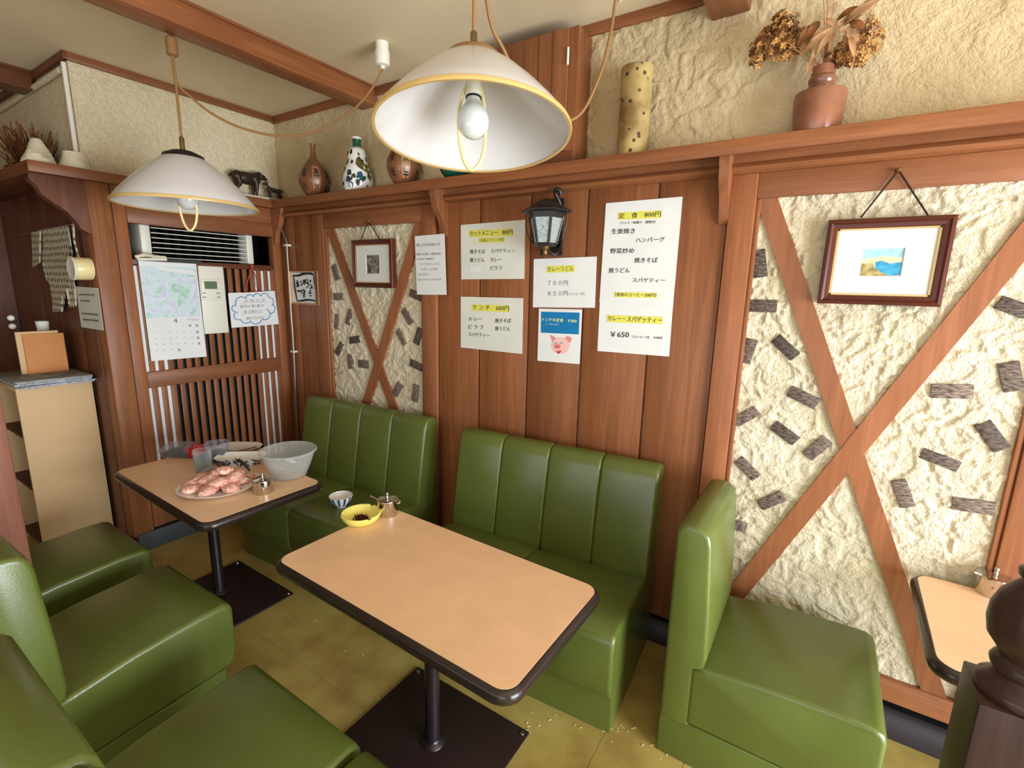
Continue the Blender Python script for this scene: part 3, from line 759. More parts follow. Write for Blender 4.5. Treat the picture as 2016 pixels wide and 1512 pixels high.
menu([('カレーうどん', (830,630), (1048,622), 42, 'ink', 1), ('７００円', (835,745), (1000,745), 40, 'ink_grey', 0), ('８５０円', (835,832), (1000,830), 40, 'ink_grey', 0), ('（コーヒー付）', (1010,835), (1138,833), 26, 'ink_grey', 0)], s, bold=0)
s = sheet('menu_sheet', 'small poster with blue heading and pink pig face', 'poster', [(1061,607.5),(1146,609.5),(1141,717),(1058,710)], 'y', YO, 'paper', GM)
patch([z6(p) for p in ((778,981),(1097,989),(1090,1169),(776,1155))], 'y', YO-.0006, 'print_blue', s, 'blue_heading')
menu([('トンテキ定食　￥800', (790,1045), (1072,1058), 30, 'print_yellow', 0), ('（ライス・味噌汁・漬物付）', (812,1083), (920,1088), 10, 'paper', 0)], s)
def flat(pts, mat, layer, name, parent=s):
    c = [ony(*z6(p), YO-.0006-.0004*layer) for p in pts]; MB().add(c, [tuple(range(len(c)))]).build(name, mat, parent)
def ell(cx, cy, rx, ry, n=28, a0=0): 
    return [(cx+rx*math.cos(2*math.pi*i/n)*math.cos(a0)-ry*math.sin(2*math.pi*i/n)*math.sin(a0), cy+rx*math.cos(2*math.pi*i/n)*math.sin(a0)+ry*math.sin(2*math.pi*i/n)*math.cos(a0)) for i in range(n)]
flat([(850,1172),(880,1182),(915,1212),(885,1238),(868,1222)], 'pig_dark', 1, 'ear'); flat([(1035,1200),(1000,1182),(965,1205),(990,1245),(1018,1238)], 'pig_dark', 1, 'ear')
flat(ell(940, 1262, 74, 68), 'pig_pink', 2, 'face'); flat(ell(912, 1268, 28, 23), 'pig_dark', 3, 'snout')
for x in (903, 922): flat(ell(x, 1270, 5, 8, 12), 'print_red', 4, 'nostril')
for x in (898, 946): flat(ell(x, 1236, 10, 15, 16), 'paper', 4, 'eye'); flat(ell(x+1, 1239, 5, 8, 12), 'ink', 5, 'pupil')
flat([(900,1300),(918,1310),(945,1298),(936,1322),(922,1330),(908,1320)], 'print_red', 4, 'mouth')
s = sheet('menu_sheet', 'tall white set meal menu priced 800, right side of plank wall', 'menu', [(1193,400),(1344,387),(1324,612),(1180,595)], 'y', YO, 'paper', GM)
menu([('定　食　800円', (1420,190), (1768,172), 46, 'ink', 1), ('（ライス・味噌汁・漬物付）', (1430,248), (1725,238), 24, 'ink', 0), ('生姜焼き', (1360,318), (1555,312), 44, 'ink', 0), ('ハンバーグ', (1562,390), (1800,382), 40, 'ink', 0),
      ('野菜炒め', (1350,480), (1548,476), 44, 'ink', 0), ('焼きそば', (1550,556), (1742,554), 44, 'ink', 0), ('焼うどん', (1338,640), (1512,638), 44, 'ink', 0), ('スパゲティー', (1535,720), (1805,722), 38, 'ink', 0), ('（食後のコーヒー200円）', (1390,838), (1730,845), 32, 'ink', 1)], s)
s = sheet('menu_sheet', 'white curry and spaghetti price sheet lapped under the tall menu', 'menu', [(1181,592),(1325,598),(1317,702),(1176,691)], 'y', YO+.0016, 'paper', GM)
menu([('カレー・スパゲッティー', (1330,1035), (1778,1052), 44, 'ink', 1), ('￥650', (1352,1168), (1505,1172), 44, 'ink', 0), ('（コーヒー付　￥850）', (1532,1188), (1782,1198), 24, 'ink', 0)], s, off=-.0185)
s = sheet('price_notice', 'narrow white price rise notice beside the shelf bracket', 'notice', [(816.5,465),(875,460),(879,580.5),(821,580)], 'y', -.036, 'paper')
def zn(a): return (810+a[0]/10.8, 450+a[1]/10.8)
menu([('値上げのお知らせ', (105,352), (612,330), 66, 'ink_grey', 0), ('度重なる食材、物価の値上', (105,548), (645,530), 50, 'ink_grey', 0), ('げ今年から恐縮なく', (112,652), (490,640), 46, 'ink_grey', 0), ('すべてのメニューを', (185,758), (590,748), 46, 'ink_grey', 0),
      ('５０円～１００円', (195,868), (550,862), 46, 'ink_grey', 0), ('５月１日より', (140,978), (365,970), 46, 'ink_grey', 0), ('値上げさせていただきます', (140,1088), (640,1080), 46, 'ink_grey', 0)], s, off=-.0372, conv=zn, sc=10.8, bold=0)

# ---- framed pictures
def framed(name, label, quad, plane, off, fw, depth, mats, mat_board, opening, group=None, gilt=True, tilt=0.0):
    fn = (lambda p: ony(p[0], p[1], off)) if plane == 'y' else (lambda p: onx(p[0], p[1], off))
    P = [fn(p) for p in quad]
    x0, x1 = (P[0].x+P[3].x)/2, (P[1].x+P[2].x)/2; z1, z0 = (P[0].z+P[1].z)/2, (P[2].z+P[3].z)/2
    t = thing(name, ((x0+x1)/2, off, z0), label, 'picture', group)
    yb = off+depth
    MB().box(x0+.004, x1-.004, yb-.006, yb, z0+.004, z1-.004).build('backing', 'drab_wood', t)
    # four mitred mouldings with a stepped section
    sec = [(0, yb), (0, off+.004), (.003, off), (fw*.35, off-.002), (fw*.55, off+.004), (fw*.9, off+.006), (fw, off+.012), (fw, yb)]
    def rail(a, b, inward, along, m):
        mb = MB(); vs = []
        for c, sg in ((a, 1), (b, -1)):
            for o, y in sec: vs.append((c[0]+inward[0]*o+along[0]*sg*o, y, c[1]+inward[1]*o+along[1]*sg*o))
        n = len(sec); fs = [(i, (i+1) % n, n+(i+1) % n, n+i) for i in range(n)]+[tuple(range(n))[::-1], tuple(range(n, 2*n))]
        mb.add(vs, fs).build('moulding', m, t, smooth=25)
    rail((x0, z1), (x1, z1), (0, -1), (1, 0), mats[0]); rail((x0, z0), (x1, z0), (0, 1), (1, 0), mats[0])
    rail((x0, z0), (x0, z1), (1, 0), (0, 1), mats[1]); rail((x1, z0), (x1, z1), (-1, 0), (0, 1), mats[1])
    ix0, ix1, iz0, iz1 = x0+fw, x1-fw, z0+fw, z1-fw
    if gilt:
        for a in ((ix0-.002, ix0+.006, iz0, iz1), (ix1-.006, ix1+.002, iz0, iz1), (ix0, ix1, iz0-.002, iz0+.005), (ix0, ix1, iz1-.005, iz1+.002)):
            MB().box(a[0], a[1], off+.011, yb-.004, a[2], a[3]).build('gilt_slip', 'gilt', t)
    ym = off+.015
    if opening:
        a0, a1, b0, b1 = [ix0+(ix1-ix0)*opening[0], ix0+(ix1-ix0)*opening[1], iz0+(iz1-iz0)*opening[2], iz0+(iz1-iz0)*opening[3]]
        mb = MB(); O = [(ix0, iz0), (ix1, iz0), (ix1, iz1), (ix0, iz1)]; I = [(a0, b0), (a1, b0), (a1, b1), (a0, b1)]
        vs = [(x, ym, z) for x, z in O]+[(x, ym, z) for x, z in I]+[(x+(.004 if x == a0 else -.004), ym+.005, z+(.003 if z == b0 else -.003)) for x, z in I]
        fs = [(i, (i+1) % 4, 4+(i+1) % 4, 4+i) for i in range(4)]+[(4+i, 4+(i+1) % 4, 8+(i+1) % 4, 8+i) for i in range(4)]
        mb.add(vs, fs).build('mat_board', mat_board, t)
        return t, (a0, a1, b0, b1, ym+.004)
    MB().quad((ix0, ym, iz0), (ix1, ym, iz0), (ix1, ym, iz1), (ix0, ym, iz1)).build('sheet', mat_board, t)
    return t, (ix0, ix1, iz0, iz1, ym)
def art(t, box, polys):
    a0, a1, b0, b1, y = box
    for k, (pts, m, nm) in enumerate(polys):
        MB().add([(a0+(a1-a0)*u, y-.0003*k, b0+(b1-b0)*v) for u, v in pts], [tuple(range(len(pts)))]).build(nm, m, t)
def hanger(t, nail, a, b, mat='dark_cord'):
    MB().tube([a, nail], .003, 6).build('cord', mat, t); MB().tube([nail, b], .003, 6).build('cord', mat, t)
    MB().lathe([(.004, 0), (.010, .004), (.010, .010), (.004, .014)], (nail[0], nail[1], nail[2]-.007), 10).build('hook', 'brass_hook', t, smooth=40)
t, bx = framed('framed_picture', 'blue and sandy seascape in a red brown frame, hung by cord', [(1634,433),(1894,421),(1848,603),(1606,598)], 'y', -.055, .032, .035, ('frame_wood_x', 'frame_wood_z'), 'mat_board', (.28, .70, .29, .71), 'small framed pictures')
art(t, bx, [([(0, 0), (1, 0), (1, 1), (0, 1)], 'art_sky', 'sky'), ([(0, .42), (.5, .45), (1, .5), (1, .66), (.6, .7), (0, .62)], 'art_sand', 'far_shore'),
            ([(.34, .02), (1, .05), (1, .5), (.7, .44), (.5, .56), (.36, .5), (.4, .3)], 'art_sea', 'sea'), ([(0, 0), (.78, 0), (.5, .16), (.38, .3), (.3, .44), (0, .46)], 'art_earth', 'near_shore')])
nl = ony(1769, 335, -.045); hanger(t, nl, ony(1695, 428, -.04), ony(1827, 424, -.04))
t, bx = framed('framed_picture', 'dark grey print in a red brown frame between crossed timbers', [(685,474),(766,469),(777,567),(700,566)], 'y', -.055, .030, .035, ('frame_wood_x', 'frame_wood_z'), 'mat_board', (.28, .68, .24, .74), 'small framed pictures')
art(t, bx, [([(0, 0), (1, 0), (1, 1), (0, 1)], 'art_grey', 'print')])
nl = ony(725, 436, -.045); hanger(t, nl, ony(711, 471, -.04), ony(747, 470, -.04))
t, bx = framed('framed_calligraphy', 'brush calligraphy in a thin pale wooden frame beside the pipe', [(567,534),(624,531),(630,601),(574,600)], 'y', -.035, .014, .03, ('pale_wood', 'pale_wood'), 'paper', None, None, False)
def zc(a): return ony(560+a[0]/16.8, 520+a[1]/16.8, bx[4]-.0006)
def brush(pts, w, nm='brush_stroke'):
    P = smooth_pts([zc(p) for p in pts], 4); MB().tube(P, w, 6, taper=[.5+.6*math.sin(math.pi*(i+.6)/(len(P)+.4)) for i in range(len(P))]).build(nm, 'ink', t)
brush([(280,385),(500,370),(640,315),(800,300),(900,320),(960,350)], .009); brush([(310,370),(340,700),(380,950),(425,1230)], .006)
brush([(425,1220),(600,1205),(800,1180),(1040,1215)], .007); brush([(960,350),(1000,650),(1050,960)], .004)
for pts, w in (([(430,540),(440,640),(470,700),(415,745)], .012), ([(535,570),(555,600)], .008), ([(640,590),(555,720)], .006), ([(620,560),(690,545),(665,680)], .009), ([(740,500),(755,545)], .009), ([(720,620),(790,610),(770,680)], .008),
               ([(850,530),(880,580)], .010), ([(900,690),(905,790)], .006), ([(840,795),(950,785)], .006), ([(720,790),(880,650)], .004), ([(420,860),(500,900),(660,840)], .007), ([(690,870),(660,960),(655,1110)], .010), ([(560,930),(590,960)], .006), ([(800,960),(900,960)], .006), ([(870,840),(850,960)], .006), ([(850,1040),(890,1050)], .008)):
    brush(pts, w*.8)

# ---- left wall: calendar, remote panel, notice with cloud
s = sheet('wall_calendar', 'large wall calendar with pale garden photograph on the slatted screen', 'calendar', [(272,513),(386,519.5),(407,702),(298,711)], 'x', .012, 'paper')
def zl(a): return (260+a[0]/6.875, 500+a[1]/6.873)
patch([zl(p) for p in ((105,158),(860,190),(920,838),(205,872))], 'x', .0128, 'garden_photo', s, 'photograph')
patch([zl(p) for p in ((345,172),(858,232),(864,290),(330,212))], 'x', .0132, 'paper', s, 'paper_strip')
MB().tube([onx(270, 510, .016), onx(328, 511, .016)], .008, 8).build('binding', 'white_plastic', s, smooth=50)
lettering('4', 'x', .0132, zl((560, 902)), zl((612, 902)), 60/6.87, 'ink_grey', s)
for v in (878, 892): MB().tube([onx(*zl((745, v)), .0132), onx(*zl((905, v+4)), .0132)], .0008, 4).build('printed_rule', 'ink_mauve', s)
for a in ((785,970),(878,970),(885,1055),(893,1135),(908,1210),(638,1300)): lettering('×', 'x', .0132, zl((a[0]-20, a[1])), zl((a[0]+20, a[1])), 38/6.87, 'ink_grey', s, 0, 'cross_mark')
day = 1
for r in range(5):
    for c in range(7):
        if (r == 0 and c < 2) or day > 30: continue
        u = 300+c*98+r*10; v = 975+r*82-c*2
        if not any(abs(u-q[0]) < 45 and abs(v-q[1]) < 40 for q in ((785,970),(878,970),(885,1055),(893,1135),(908,1210),(638,1300))):
            lettering(str(day), 'x', .0132, zl((u-12, v)), zl((u+12, v)), 16/6.87, 'ink_mauve', s, 0, 'date')
        day += 1
t = thing('air_conditioner_remote', onx(415, 650, .0), 'cream remote control panel with green display beside the calendar', 'control panel')
MB().box(-.004, .012, -.59, -.437, 1.305, 1.735, .003).build('panel', 'white_plastic', t, smooth=30)
MB().box(.012, .020, -.585, -.468, 1.52, 1.655, .003).build('controller', 'white_plastic', t, smooth=30)
MB().box(.020, .0215, -.566, -.49, 1.592, 1.64).build('display', 'lcd', t)
MB().prism([(-.527+.024*math.cos(k*math.pi/10), 1.553+.024*math.sin(k*math.pi/10)) for k in range(20)], .020, .022, 'x').build('dial_pad', 'white_plastic', t)
for y in (-.572, -.487):
    for z in (1.540, 1.566): MB().box(.020, .0212, y-.010, y+.010, z-.0025, z+.0025).build('button', 'ink_grey', t)
s = sheet('closing_day_notice', 'white notice with blue cloud outline hanging on the slats', 'notice', [(449,577),(541,572.5),(549,638),(456,645.5)], 'x', .02, 'paper')
def zk(a): return (440+a[0]/15.92, 560+a[1]/15.92)
menu([('お 知 ら せ', (670,510), (1300,480), 90, 'ink_mauve', 0), ('毎月の 第1週 の', (515,690), (1265,660), 90, 'ink_grey', 0), ('金 土曜日 は', (630,850), (1200,830), 85, 'ink_mauve', 0), ('連休 になります', (715,1065), (1280,1030), 85, 'ink_grey', 0)], s, off=.0208, conv=zk, sc=15.92, plane='x', bold=0)
for a, b in (((570,582),(1360,535)), ((590,918),(1240,880))): MB().tube([onx(*zk(a), .0208), onx(*zk(b), .0208)], .0008, 4).build('underline', 'ink_mauve', s)
CL = [(720,440),(560,385),(375,520),(375,650),(265,740),(330,890),(340,1030),(500,1105),(640,1200),(830,1160),(1000,1240),(1200,1120),(1240,1090),(1400,1060),(1465,930),(1600,800),(1555,620),(1540,480),(1420,410),(1300,280),(1150,370),(1040,290),(930,380),(820,325),(720,440)]
arcs = [[(720,440),(560,385),(400,470),(370,650)],[(395,655),(290,680),(270,800),(440,900)],[(335,890),(340,1040),(430,1105),(540,1100)],[(520,1100),(620,1195),(760,1210),(860,1150)],[(840,1150),(960,1240),(1130,1200),(1225,1080)],[(1220,1090),(1340,1105),(1450,1000),(1440,860),(1345,770)],[(1465,920),(1580,860),(1610,720),(1550,620)],[(1510,660),(1565,560),(1530,450),(1425,410)],[(1435,420),(1370,310),(1250,280),(1155,370)],[(1160,350),(1080,290),(980,310),(935,390)],[(935,370),(850,320),(740,350),(695,420)]]
for q in arcs: MB().tube(smooth_pts([onx(*zk(p), .0208) for p in q], 5), .0028, 5).build('cloud_outline', 'ink_blue', s)
kn = onx(496, 524, .03)
for b in ((481, 576), (514, 575)): MB().tube([kn, onx(*b, .021)], .0035, 6).build('string', 'red_cord', s)
MB().sphere(kn, .012, sub=2).build('knot', 'red_cord', s, smooth=60)
MB().tube([onx(476, 576, .022), onx(518, 573.5, .022)], .0022, 6).build('hanging_bar', 'red_cord', s)

# ---- air conditioner behind the opening
t = thing('air_conditioner', (-.15, -.52, 1.76), 'white air conditioner grille set in the opening above the slats', 'air conditioner')
MB().box(-.26, -.05, -.86, -.80, 1.762, 1.99, .018).build('side_case', 'white_plastic', t, smooth=40)
MB().box(-.26, -.05, -.235, -.19, 1.762, 1.99, .008).build('side_case', 'white_plastic', t, smooth=40)
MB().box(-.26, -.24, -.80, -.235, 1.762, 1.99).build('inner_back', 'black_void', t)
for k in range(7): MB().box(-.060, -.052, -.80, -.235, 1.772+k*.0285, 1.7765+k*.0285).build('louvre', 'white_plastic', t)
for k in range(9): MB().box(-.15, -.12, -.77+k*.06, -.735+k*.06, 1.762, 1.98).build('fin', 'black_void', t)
tag(MB().tube([onx(330, 513, -.01), onx(352, 514, -.01), onx(396, 517, -.01)], .010, 10).build('grey_tube', 'grey_base', smooth=40), 'short dark grey tube lying on the ledge under the grille', 'tube')
tag(MB().tube(smooth_pts([onx(266, 506, .02), onx(285, 502, .024), onx(305, 505, .02), onx(326, 507, .02)], 4), .010, 8, taper=[1, 1.1, .8, 1.2, .9, 1.1, .8, 1.15, .9, 1.1, .8, 1, 1]).build('rolled_cloth', 'shell', smooth=50), 'small rolled white cloth on the ledge over the calendar', 'cloth')
# ---- conduit in the corner
t = thing('metal_conduit', (.10, -.03, 0.1), 'thin metal conduit pipe running down the room corner', 'pipe')
pp = [ony(*p, -.034) for p in ((549,414),(551,440),(556,456),(563.5,474),(565.5,500),(572,600),(578,690),(583,800))]
MB().tube(smooth_pts(pp, 4)+[Vector((pp[-1].x, -.034, .12))], .0085, 10).build('pipe', 'pipe_metal', t, smooth=60)
for p in ((564.5, 483), (577.5, 692)): c = ony(*p, -.034); MB().box(c.x-.024, c.x+.024, -.046, -.014, c.z-.007, c.z+.007, .002).build('saddle_clip', 'white_plastic', t, smooth=30)
t = thing('white_conduit', (-.0, -1.11, 2.2), 'white plastic conduit on the outer plaster corner', 'pipe')
MB().tube([(.008, -1.118, 2.20), (.008, -1.118, 2.70)], .011, 10).build('pipe', 'white_plastic', t, smooth=60)
tag(MB().tube([(-1.5, -1.118, 2.665), (-.05, -1.118, 2.675)], .014, 8).build('cable_trunking', 'plaster_left', smooth=60), 'plaster coloured cable pipe along the passage side wall', 'pipe')

# ---- wall lantern
LX, LZ = 2.245, 0
c = ony(1075, 440, -.115); LX = c.x
def lz(py): return ony(1075, py, -.115).z
t = thing('wall_lantern', (LX, -.115, lz(505)), 'black iron carriage lantern with hammered glass on the plank wall', 'lantern')
ztop, zbrim, zg1, zg0, ztip = lz(393), lz(418), lz(425), lz(480), lz(508)
N6 = 6
def hexring(r, z, a0=math.radians(15)): return [(LX+r*math.cos(a0+k*math.pi/3), -.115+r*math.sin(a0+k*math.pi/3), z) for k in range(6)]
def hexloft(rs):
    rings = [hexring(r, z) for r, z in rs]; mb = MB(); vs = [p for r in rings for p in r]
    fs = [(j*6+i, j*6+(i+1) % 6, (j+1)*6+(i+1) % 6, (j+1)*6+i) for j in range(len(rs)-1) for i in range(6)]+[tuple(range(6))[::-1], tuple(range((len(rs)-1)*6, len(rs)*6))]
    return mb.add(vs, fs)
hexloft([(.085, zbrim-.004), (.118, zbrim), (.118, zbrim+.006), (.075, zbrim+.022), (.05, zbrim+.045), (.022, ztop), (.004, ztop+.006)]).build('roof', 'black_iron', t)
hexloft([(.080, zbrim-.028), (.084, zbrim-.002)]).build('crown_band', 'black_iron', t)
hexloft([(.050, zg0-.012), (.056, zg0), (.052, zg0+.004)]).build('base_ring', 'black_iron', t)
A, B = hexring(.079, zg1-.006), hexring(.052, zg0)
for k in range(6):
    a, b, c2, d = [Vector(p) for p in (A[k], A[(k+1) % 6], B[(k+1) % 6], B[k])]
    MB().add([a, b, c2, d]+[p+(Vector((LX, -.115, p.z))-p)*.06 for p in (a, b, c2, d)], [(0, 1, 2, 3), (4, 7, 6, 5), (0, 4, 5, 1), (1, 5, 6, 2), (2, 6, 7, 3), (3, 7, 4, 0)]).build('glass_pane', 'hammered_glass', t)
    MB().tube([a, d], .006, 6).build('corner_bar', 'black_iron', t)
MB().lathe([(.004, ztip), (.010, ztip+.006), (.006, ztip+.014), (.012, ztip+.022), (.010, ztip+.034), (.016, ztip+.040), (.02, zg0-.012)], (LX, -.115, 0), 12).build('finial', 'brass_hook', t, smooth=50)
MB().box(LX-.075, LX-.045, -.03, -.014, lz(495), lz(470), .003).box(LX-.02, LX+.04, -.022, -.014, lz(500), lz(385), .003).build('back_plate', 'black_iron', t)
MB().tube(smooth_pts([(LX+.03, -.02, lz(430)), (LX+.035, -.05, lz(400)), (LX+.022, -.075, lz(380)), (LX+.03, -.085, lz(372)), (LX+.044, -.08, lz(374)), (LX+.048, -.072, lz(382))], 5), .010, 8).build('top_scroll', 'black_iron', t, smooth=60)
for sx in (-.035, .03): MB().tube(smooth_pts([(LX+sx, -.02, lz(478)), (LX+sx*1.3, -.06, lz(494)), (LX+sx, -.085, lz(500)), (LX+sx*.4, -.1, lz(494))], 5), .008, 8).build('bottom_scroll', 'black_iron', t, smooth=60)
for sx in (-1, 1): MB().tube([(LX+sx*.108, -.115, zbrim), (LX+sx*.106, -.115, zbrim-.06), (LX+sx*.085, -.115, zg0+.02), (LX+sx*.03, -.115, zg0-.015)], .002, 5).build('wire', 'black_iron', t)

# ---- upper cabinet under the ceiling
t = thing('ceiling_cabinet', (2.14, -.07, SZ), 'wooden plank-door cupboard standing on the shelf under the ceiling', 'cabinet')
MB().box(1.92, 2.375, -.135, 0, SZ, 2.705, .004).build('carcass', 'wood_z', t, smooth=30)
d = MB().box(1.93, 2.335, -.150, -.137, SZ+.05, 2.70, .003).build('door', 'wood_z', t, smooth=30)
for x in (1.985, 2.055, 2.125, 2.195, 2.265): MB().box(x-.002, x+.002, -.1515, -.149, SZ+.05, 2.70).build('groove', 'dark_wood_z', d)
for py in (110, 238): zc_ = ony(1122, py, -.15).z; MB().tube([(2.338, -.153, zc_-.032), (2.338, -.153, zc_+.032)], .005, 8).build('hinge', 'white_plastic', t, smooth=50)
MB().box(1.93, 2.37, -.142, -.137, SZ, SZ+.045, .002).build('plinth', 'dark_wood_x', t)

# ---- passage side: cloth, kitchen timer, note, magazine cabinet
def cloth(name, label, polys, y):
    t = thing(name, ony(110, 600, y), label, 'cloth')
    for k, q in enumerate(polys):
        P = [ony(u/4.446, 420+v/4.447, y-.004-.012*k) for u, v in q]; n = len(P)
        def w(p): return Vector((0, .010*math.sin(p.x*38+k)+.004*math.sin(p.z*40), 0))
        front = [p+w(p)+Vector((0, -.004, 0)) for p in P]; back = [p+w(p)+Vector((0, .004, 0)) for p in P]
        bm = bmesh.new(); fv = [bm.verts.new(p) for p in front]; bv = [bm.verts.new(p) for p in back]
        bm.faces.new(fv); bm.faces.new(bv[::-1])
        for i in range(n): bm.faces.new((fv[i], bv[i], bv[(i+1) % n], fv[(i+1) % n]))
        bmesh.ops.triangulate(bm, faces=[f for f in bm.faces if len(f.verts) > 4])
        MB().bm(bm).build(('apron_panel', 'strap', 'strap')[min(k, 2)], 'dotted_cloth', t)
    a, b = ony(170/4.446, 420+192/4.447, y-.006), ony(655/4.446, 420+90/4.447, y-.006)
    MB().tube([a, b], .003, 6).build('line', 'cord', t)
    return t
cloth('hanging_apron', 'dotted cream apron hanging from a line in the dim passage', [[(350,148),(605,105),(615,350),(605,480),(640,660),(655,820),(612,822),(600,660),(560,660),(548,750),(555,862),(478,862),(460,640),(415,580),(395,480),(370,300)], [(605,95),(650,88),(665,240),(685,385),(658,385),(635,250)], [(255,165),(345,155),(350,430),(290,470),(272,330)]], -1.125)
tm = ony(152, 529, -1.15)
t = thing('kitchen_timer', (tm.x, -1.108, tm.z), 'round cream clock timer on the passage wall above the note', 'timer')
def ylathe(prof, c, n, mb=None):
    mb = mb or MB(); m = MB().lathe(prof, (0, 0, 0), n); mb.add([(c[0]+v[0], c[1]-v[2], c[2]+v[1]) for v in m.v], m.f); return mb
ylathe([(.058, 0), (.060, .004), (.060, .075), (.057, .080)], (tm.x+.06, -1.108, tm.z), 28).build('case', 'cream_plastic', t, smooth=40)
ylathe([(.062, .075), (.064, .080), (.060, .086), (.054, .084)], (tm.x+.06, -1.108, tm.z), 28).build('bezel', 'white_plastic', t, smooth=40)
ylathe([(.052, .0805), (.052, .0825)], (tm.x+.06, -1.108, tm.z), 28).build('face', 'paper_cream', t, smooth=40)
s = sheet('passage_note', 'faded paper note pinned on the dark passage wall', 'notice', [(148,564),(193,567),(204,651),(160,644)], 'y', -1.111, 'paper_cream')
for k, (a, b) in enumerate((((156, 580), (188, 581)), ((160, 592), (178, 593)), ((162, 617), (194, 620)), ((165, 629), (196, 632)))):
    MB().tube([ony(*a, -1.113), ony(*b, -1.113)], .005, 4).build('written_line', 'newsprint', s)
t = thing('magazine_cabinet', (-.52, -1.28, 0), 'beige open-front magazine cabinet beside the wooden post', 'cabinet')
cx0, cx1, cy0, cy1, cz = -.80, -.25, -1.45, -1.112, 1.05
for a in ((cx1-.02, cx1, cy0, cy1, 0, cz), (cx0, cx0+.02, cy0, cy1, 0, cz)): MB().box(*a, .002).build('side_panel', 'cabinet_beige', t, smooth=30)
MB().box(cx0, cx1-.02, cy0+.002, cy1, cz-.02, cz, .002).build('top_panel', 'cabinet_beige', t, smooth=30)
MB().box(cx0, cx1, cy1-.01, cy1, 0, cz).build('back_panel', 'drab_wood', t)
for z in (.06, .42, .74): MB().box(cx0+.02, cx1-.02, cy0+.02, cy1-.01, z, z+.018).build('shelf', 'drab_wood', t)
ORD = ['first', 'second', 'third', 'fourth', 'fifth', 'sixth', 'seventh']
for z, n, shn in ((.078, 4, 'bottom'), (.438, 5, 'middle'), (.758, 4, 'top')):
    x = -.30
    for k in range(n):
        w = rnd.uniform(.018, .035); h = rnd.uniform(.18, .27)
        tag(MB().box(x-w, x-.002, cy0+.035, cy1-.04, z, z+h, .002).build('magazine', rnd.choice(['newsprint', 'paper_cream', 'dark_food', 'orange_card']), smooth=30), '%s magazine from the right on the %s shelf of the beige cabinet' % (ORD[k], shn), 'magazine', 'magazines in the beige cabinet')
        x -= w+.002
# newspapers
for k in range(6):
    z = cz+k*.007; dx = rnd.uniform(-.02, .02); dy = rnd.uniform(-.02, .02); a = rnd.uniform(-.06, .06)
    mb = MB().box(-.66+dx, -.20+dx, -1.44+dy, -1.125+dy*.3, z, z+.0065, .001)
    mb.v = [tuple(rotz(v, (-.43, -1.28, 0), a)) for v in mb.v]
    tag(mb.build('newspaper', 'news_edge' if k < 5 else 'newsprint', smooth=30), (('%s folded grey newspaper from the bottom of the pile on the cabinet' % ORD[k]) if k < 5 else 'topmost creased newspaper of the pile on the cabinet'), 'newspaper', 'newspapers on the beige cabinet')
t = thing('orange_board', (-.45, -1.25, cz+.042), 'orange card standing against a cream board on the newspapers', 'card')
MB().box(-.462, -.45, -1.345, -1.165, cz+.042, cz+.27, .002).build('card', 'orange_card', t, smooth=30)
MB().box(-.478, -.464, -1.37, -1.185, cz+.042, cz+.285, .002).build('backing_board', 'cabinet_beige', t, smooth=30)
cupp = onx(86, 655, -.63)
tag(MB().box(-.70, -.57, -1.29, -1.15, cz, cupp.z, .003).build('dark_box', 'drab_wood', smooth=30), 'dark box behind the orange card on the cabinet', 'box')
tag(MB().lathe([(.026, 0), (.032, .07), (.030, .07), (.024, .004)], (-.63, cupp.y, cupp.z), 20, True, False).build('paper_cup', 'paper_cream', smooth=40), 'small pale cup standing above the orange card', 'cup')
t = thing('utensil_stand', (-.70, -1.30, cz), 'small stand with white knobs behind the orange card', 'stand')
MB().lathe([(.03, 0), (.03, .01), (.008, .014), (.006, .36)], (-.70, -1.30, cz), 12).build('stem', 'grille_dark', t, smooth=50)
for z in (.30, .35): MB().sphere((-.71, -1.325, cz+z), .018, sub=2).build('knob', 'white_plastic', t, smooth=60)
# ================================================================ SHELF ORNAMENTS
def on_shelf(px, py): return ony(px, py, -.085)
def vscale(prof, h, rmax):
    rm = max(r for r, z in prof); zm = max(z for r, z in prof); return [(r/rm*rmax, z/zm*h) for r, z in prof]
def spl(prof, n=4):
    P = smooth_pts([(r, z, 0) for r, z in prof], n); return [(max(.001, p.x), p.y) for p in P]
def radius_at(c, px_w, px):   # visible radius of a round thing from its pixel width
    a, b = ray(px-px_w/2, 340).normalized(), ray(px+px_w/2, 340).normalized(); return (Vector(c)-CAM).length*math.tan(a.angle(b)/2)
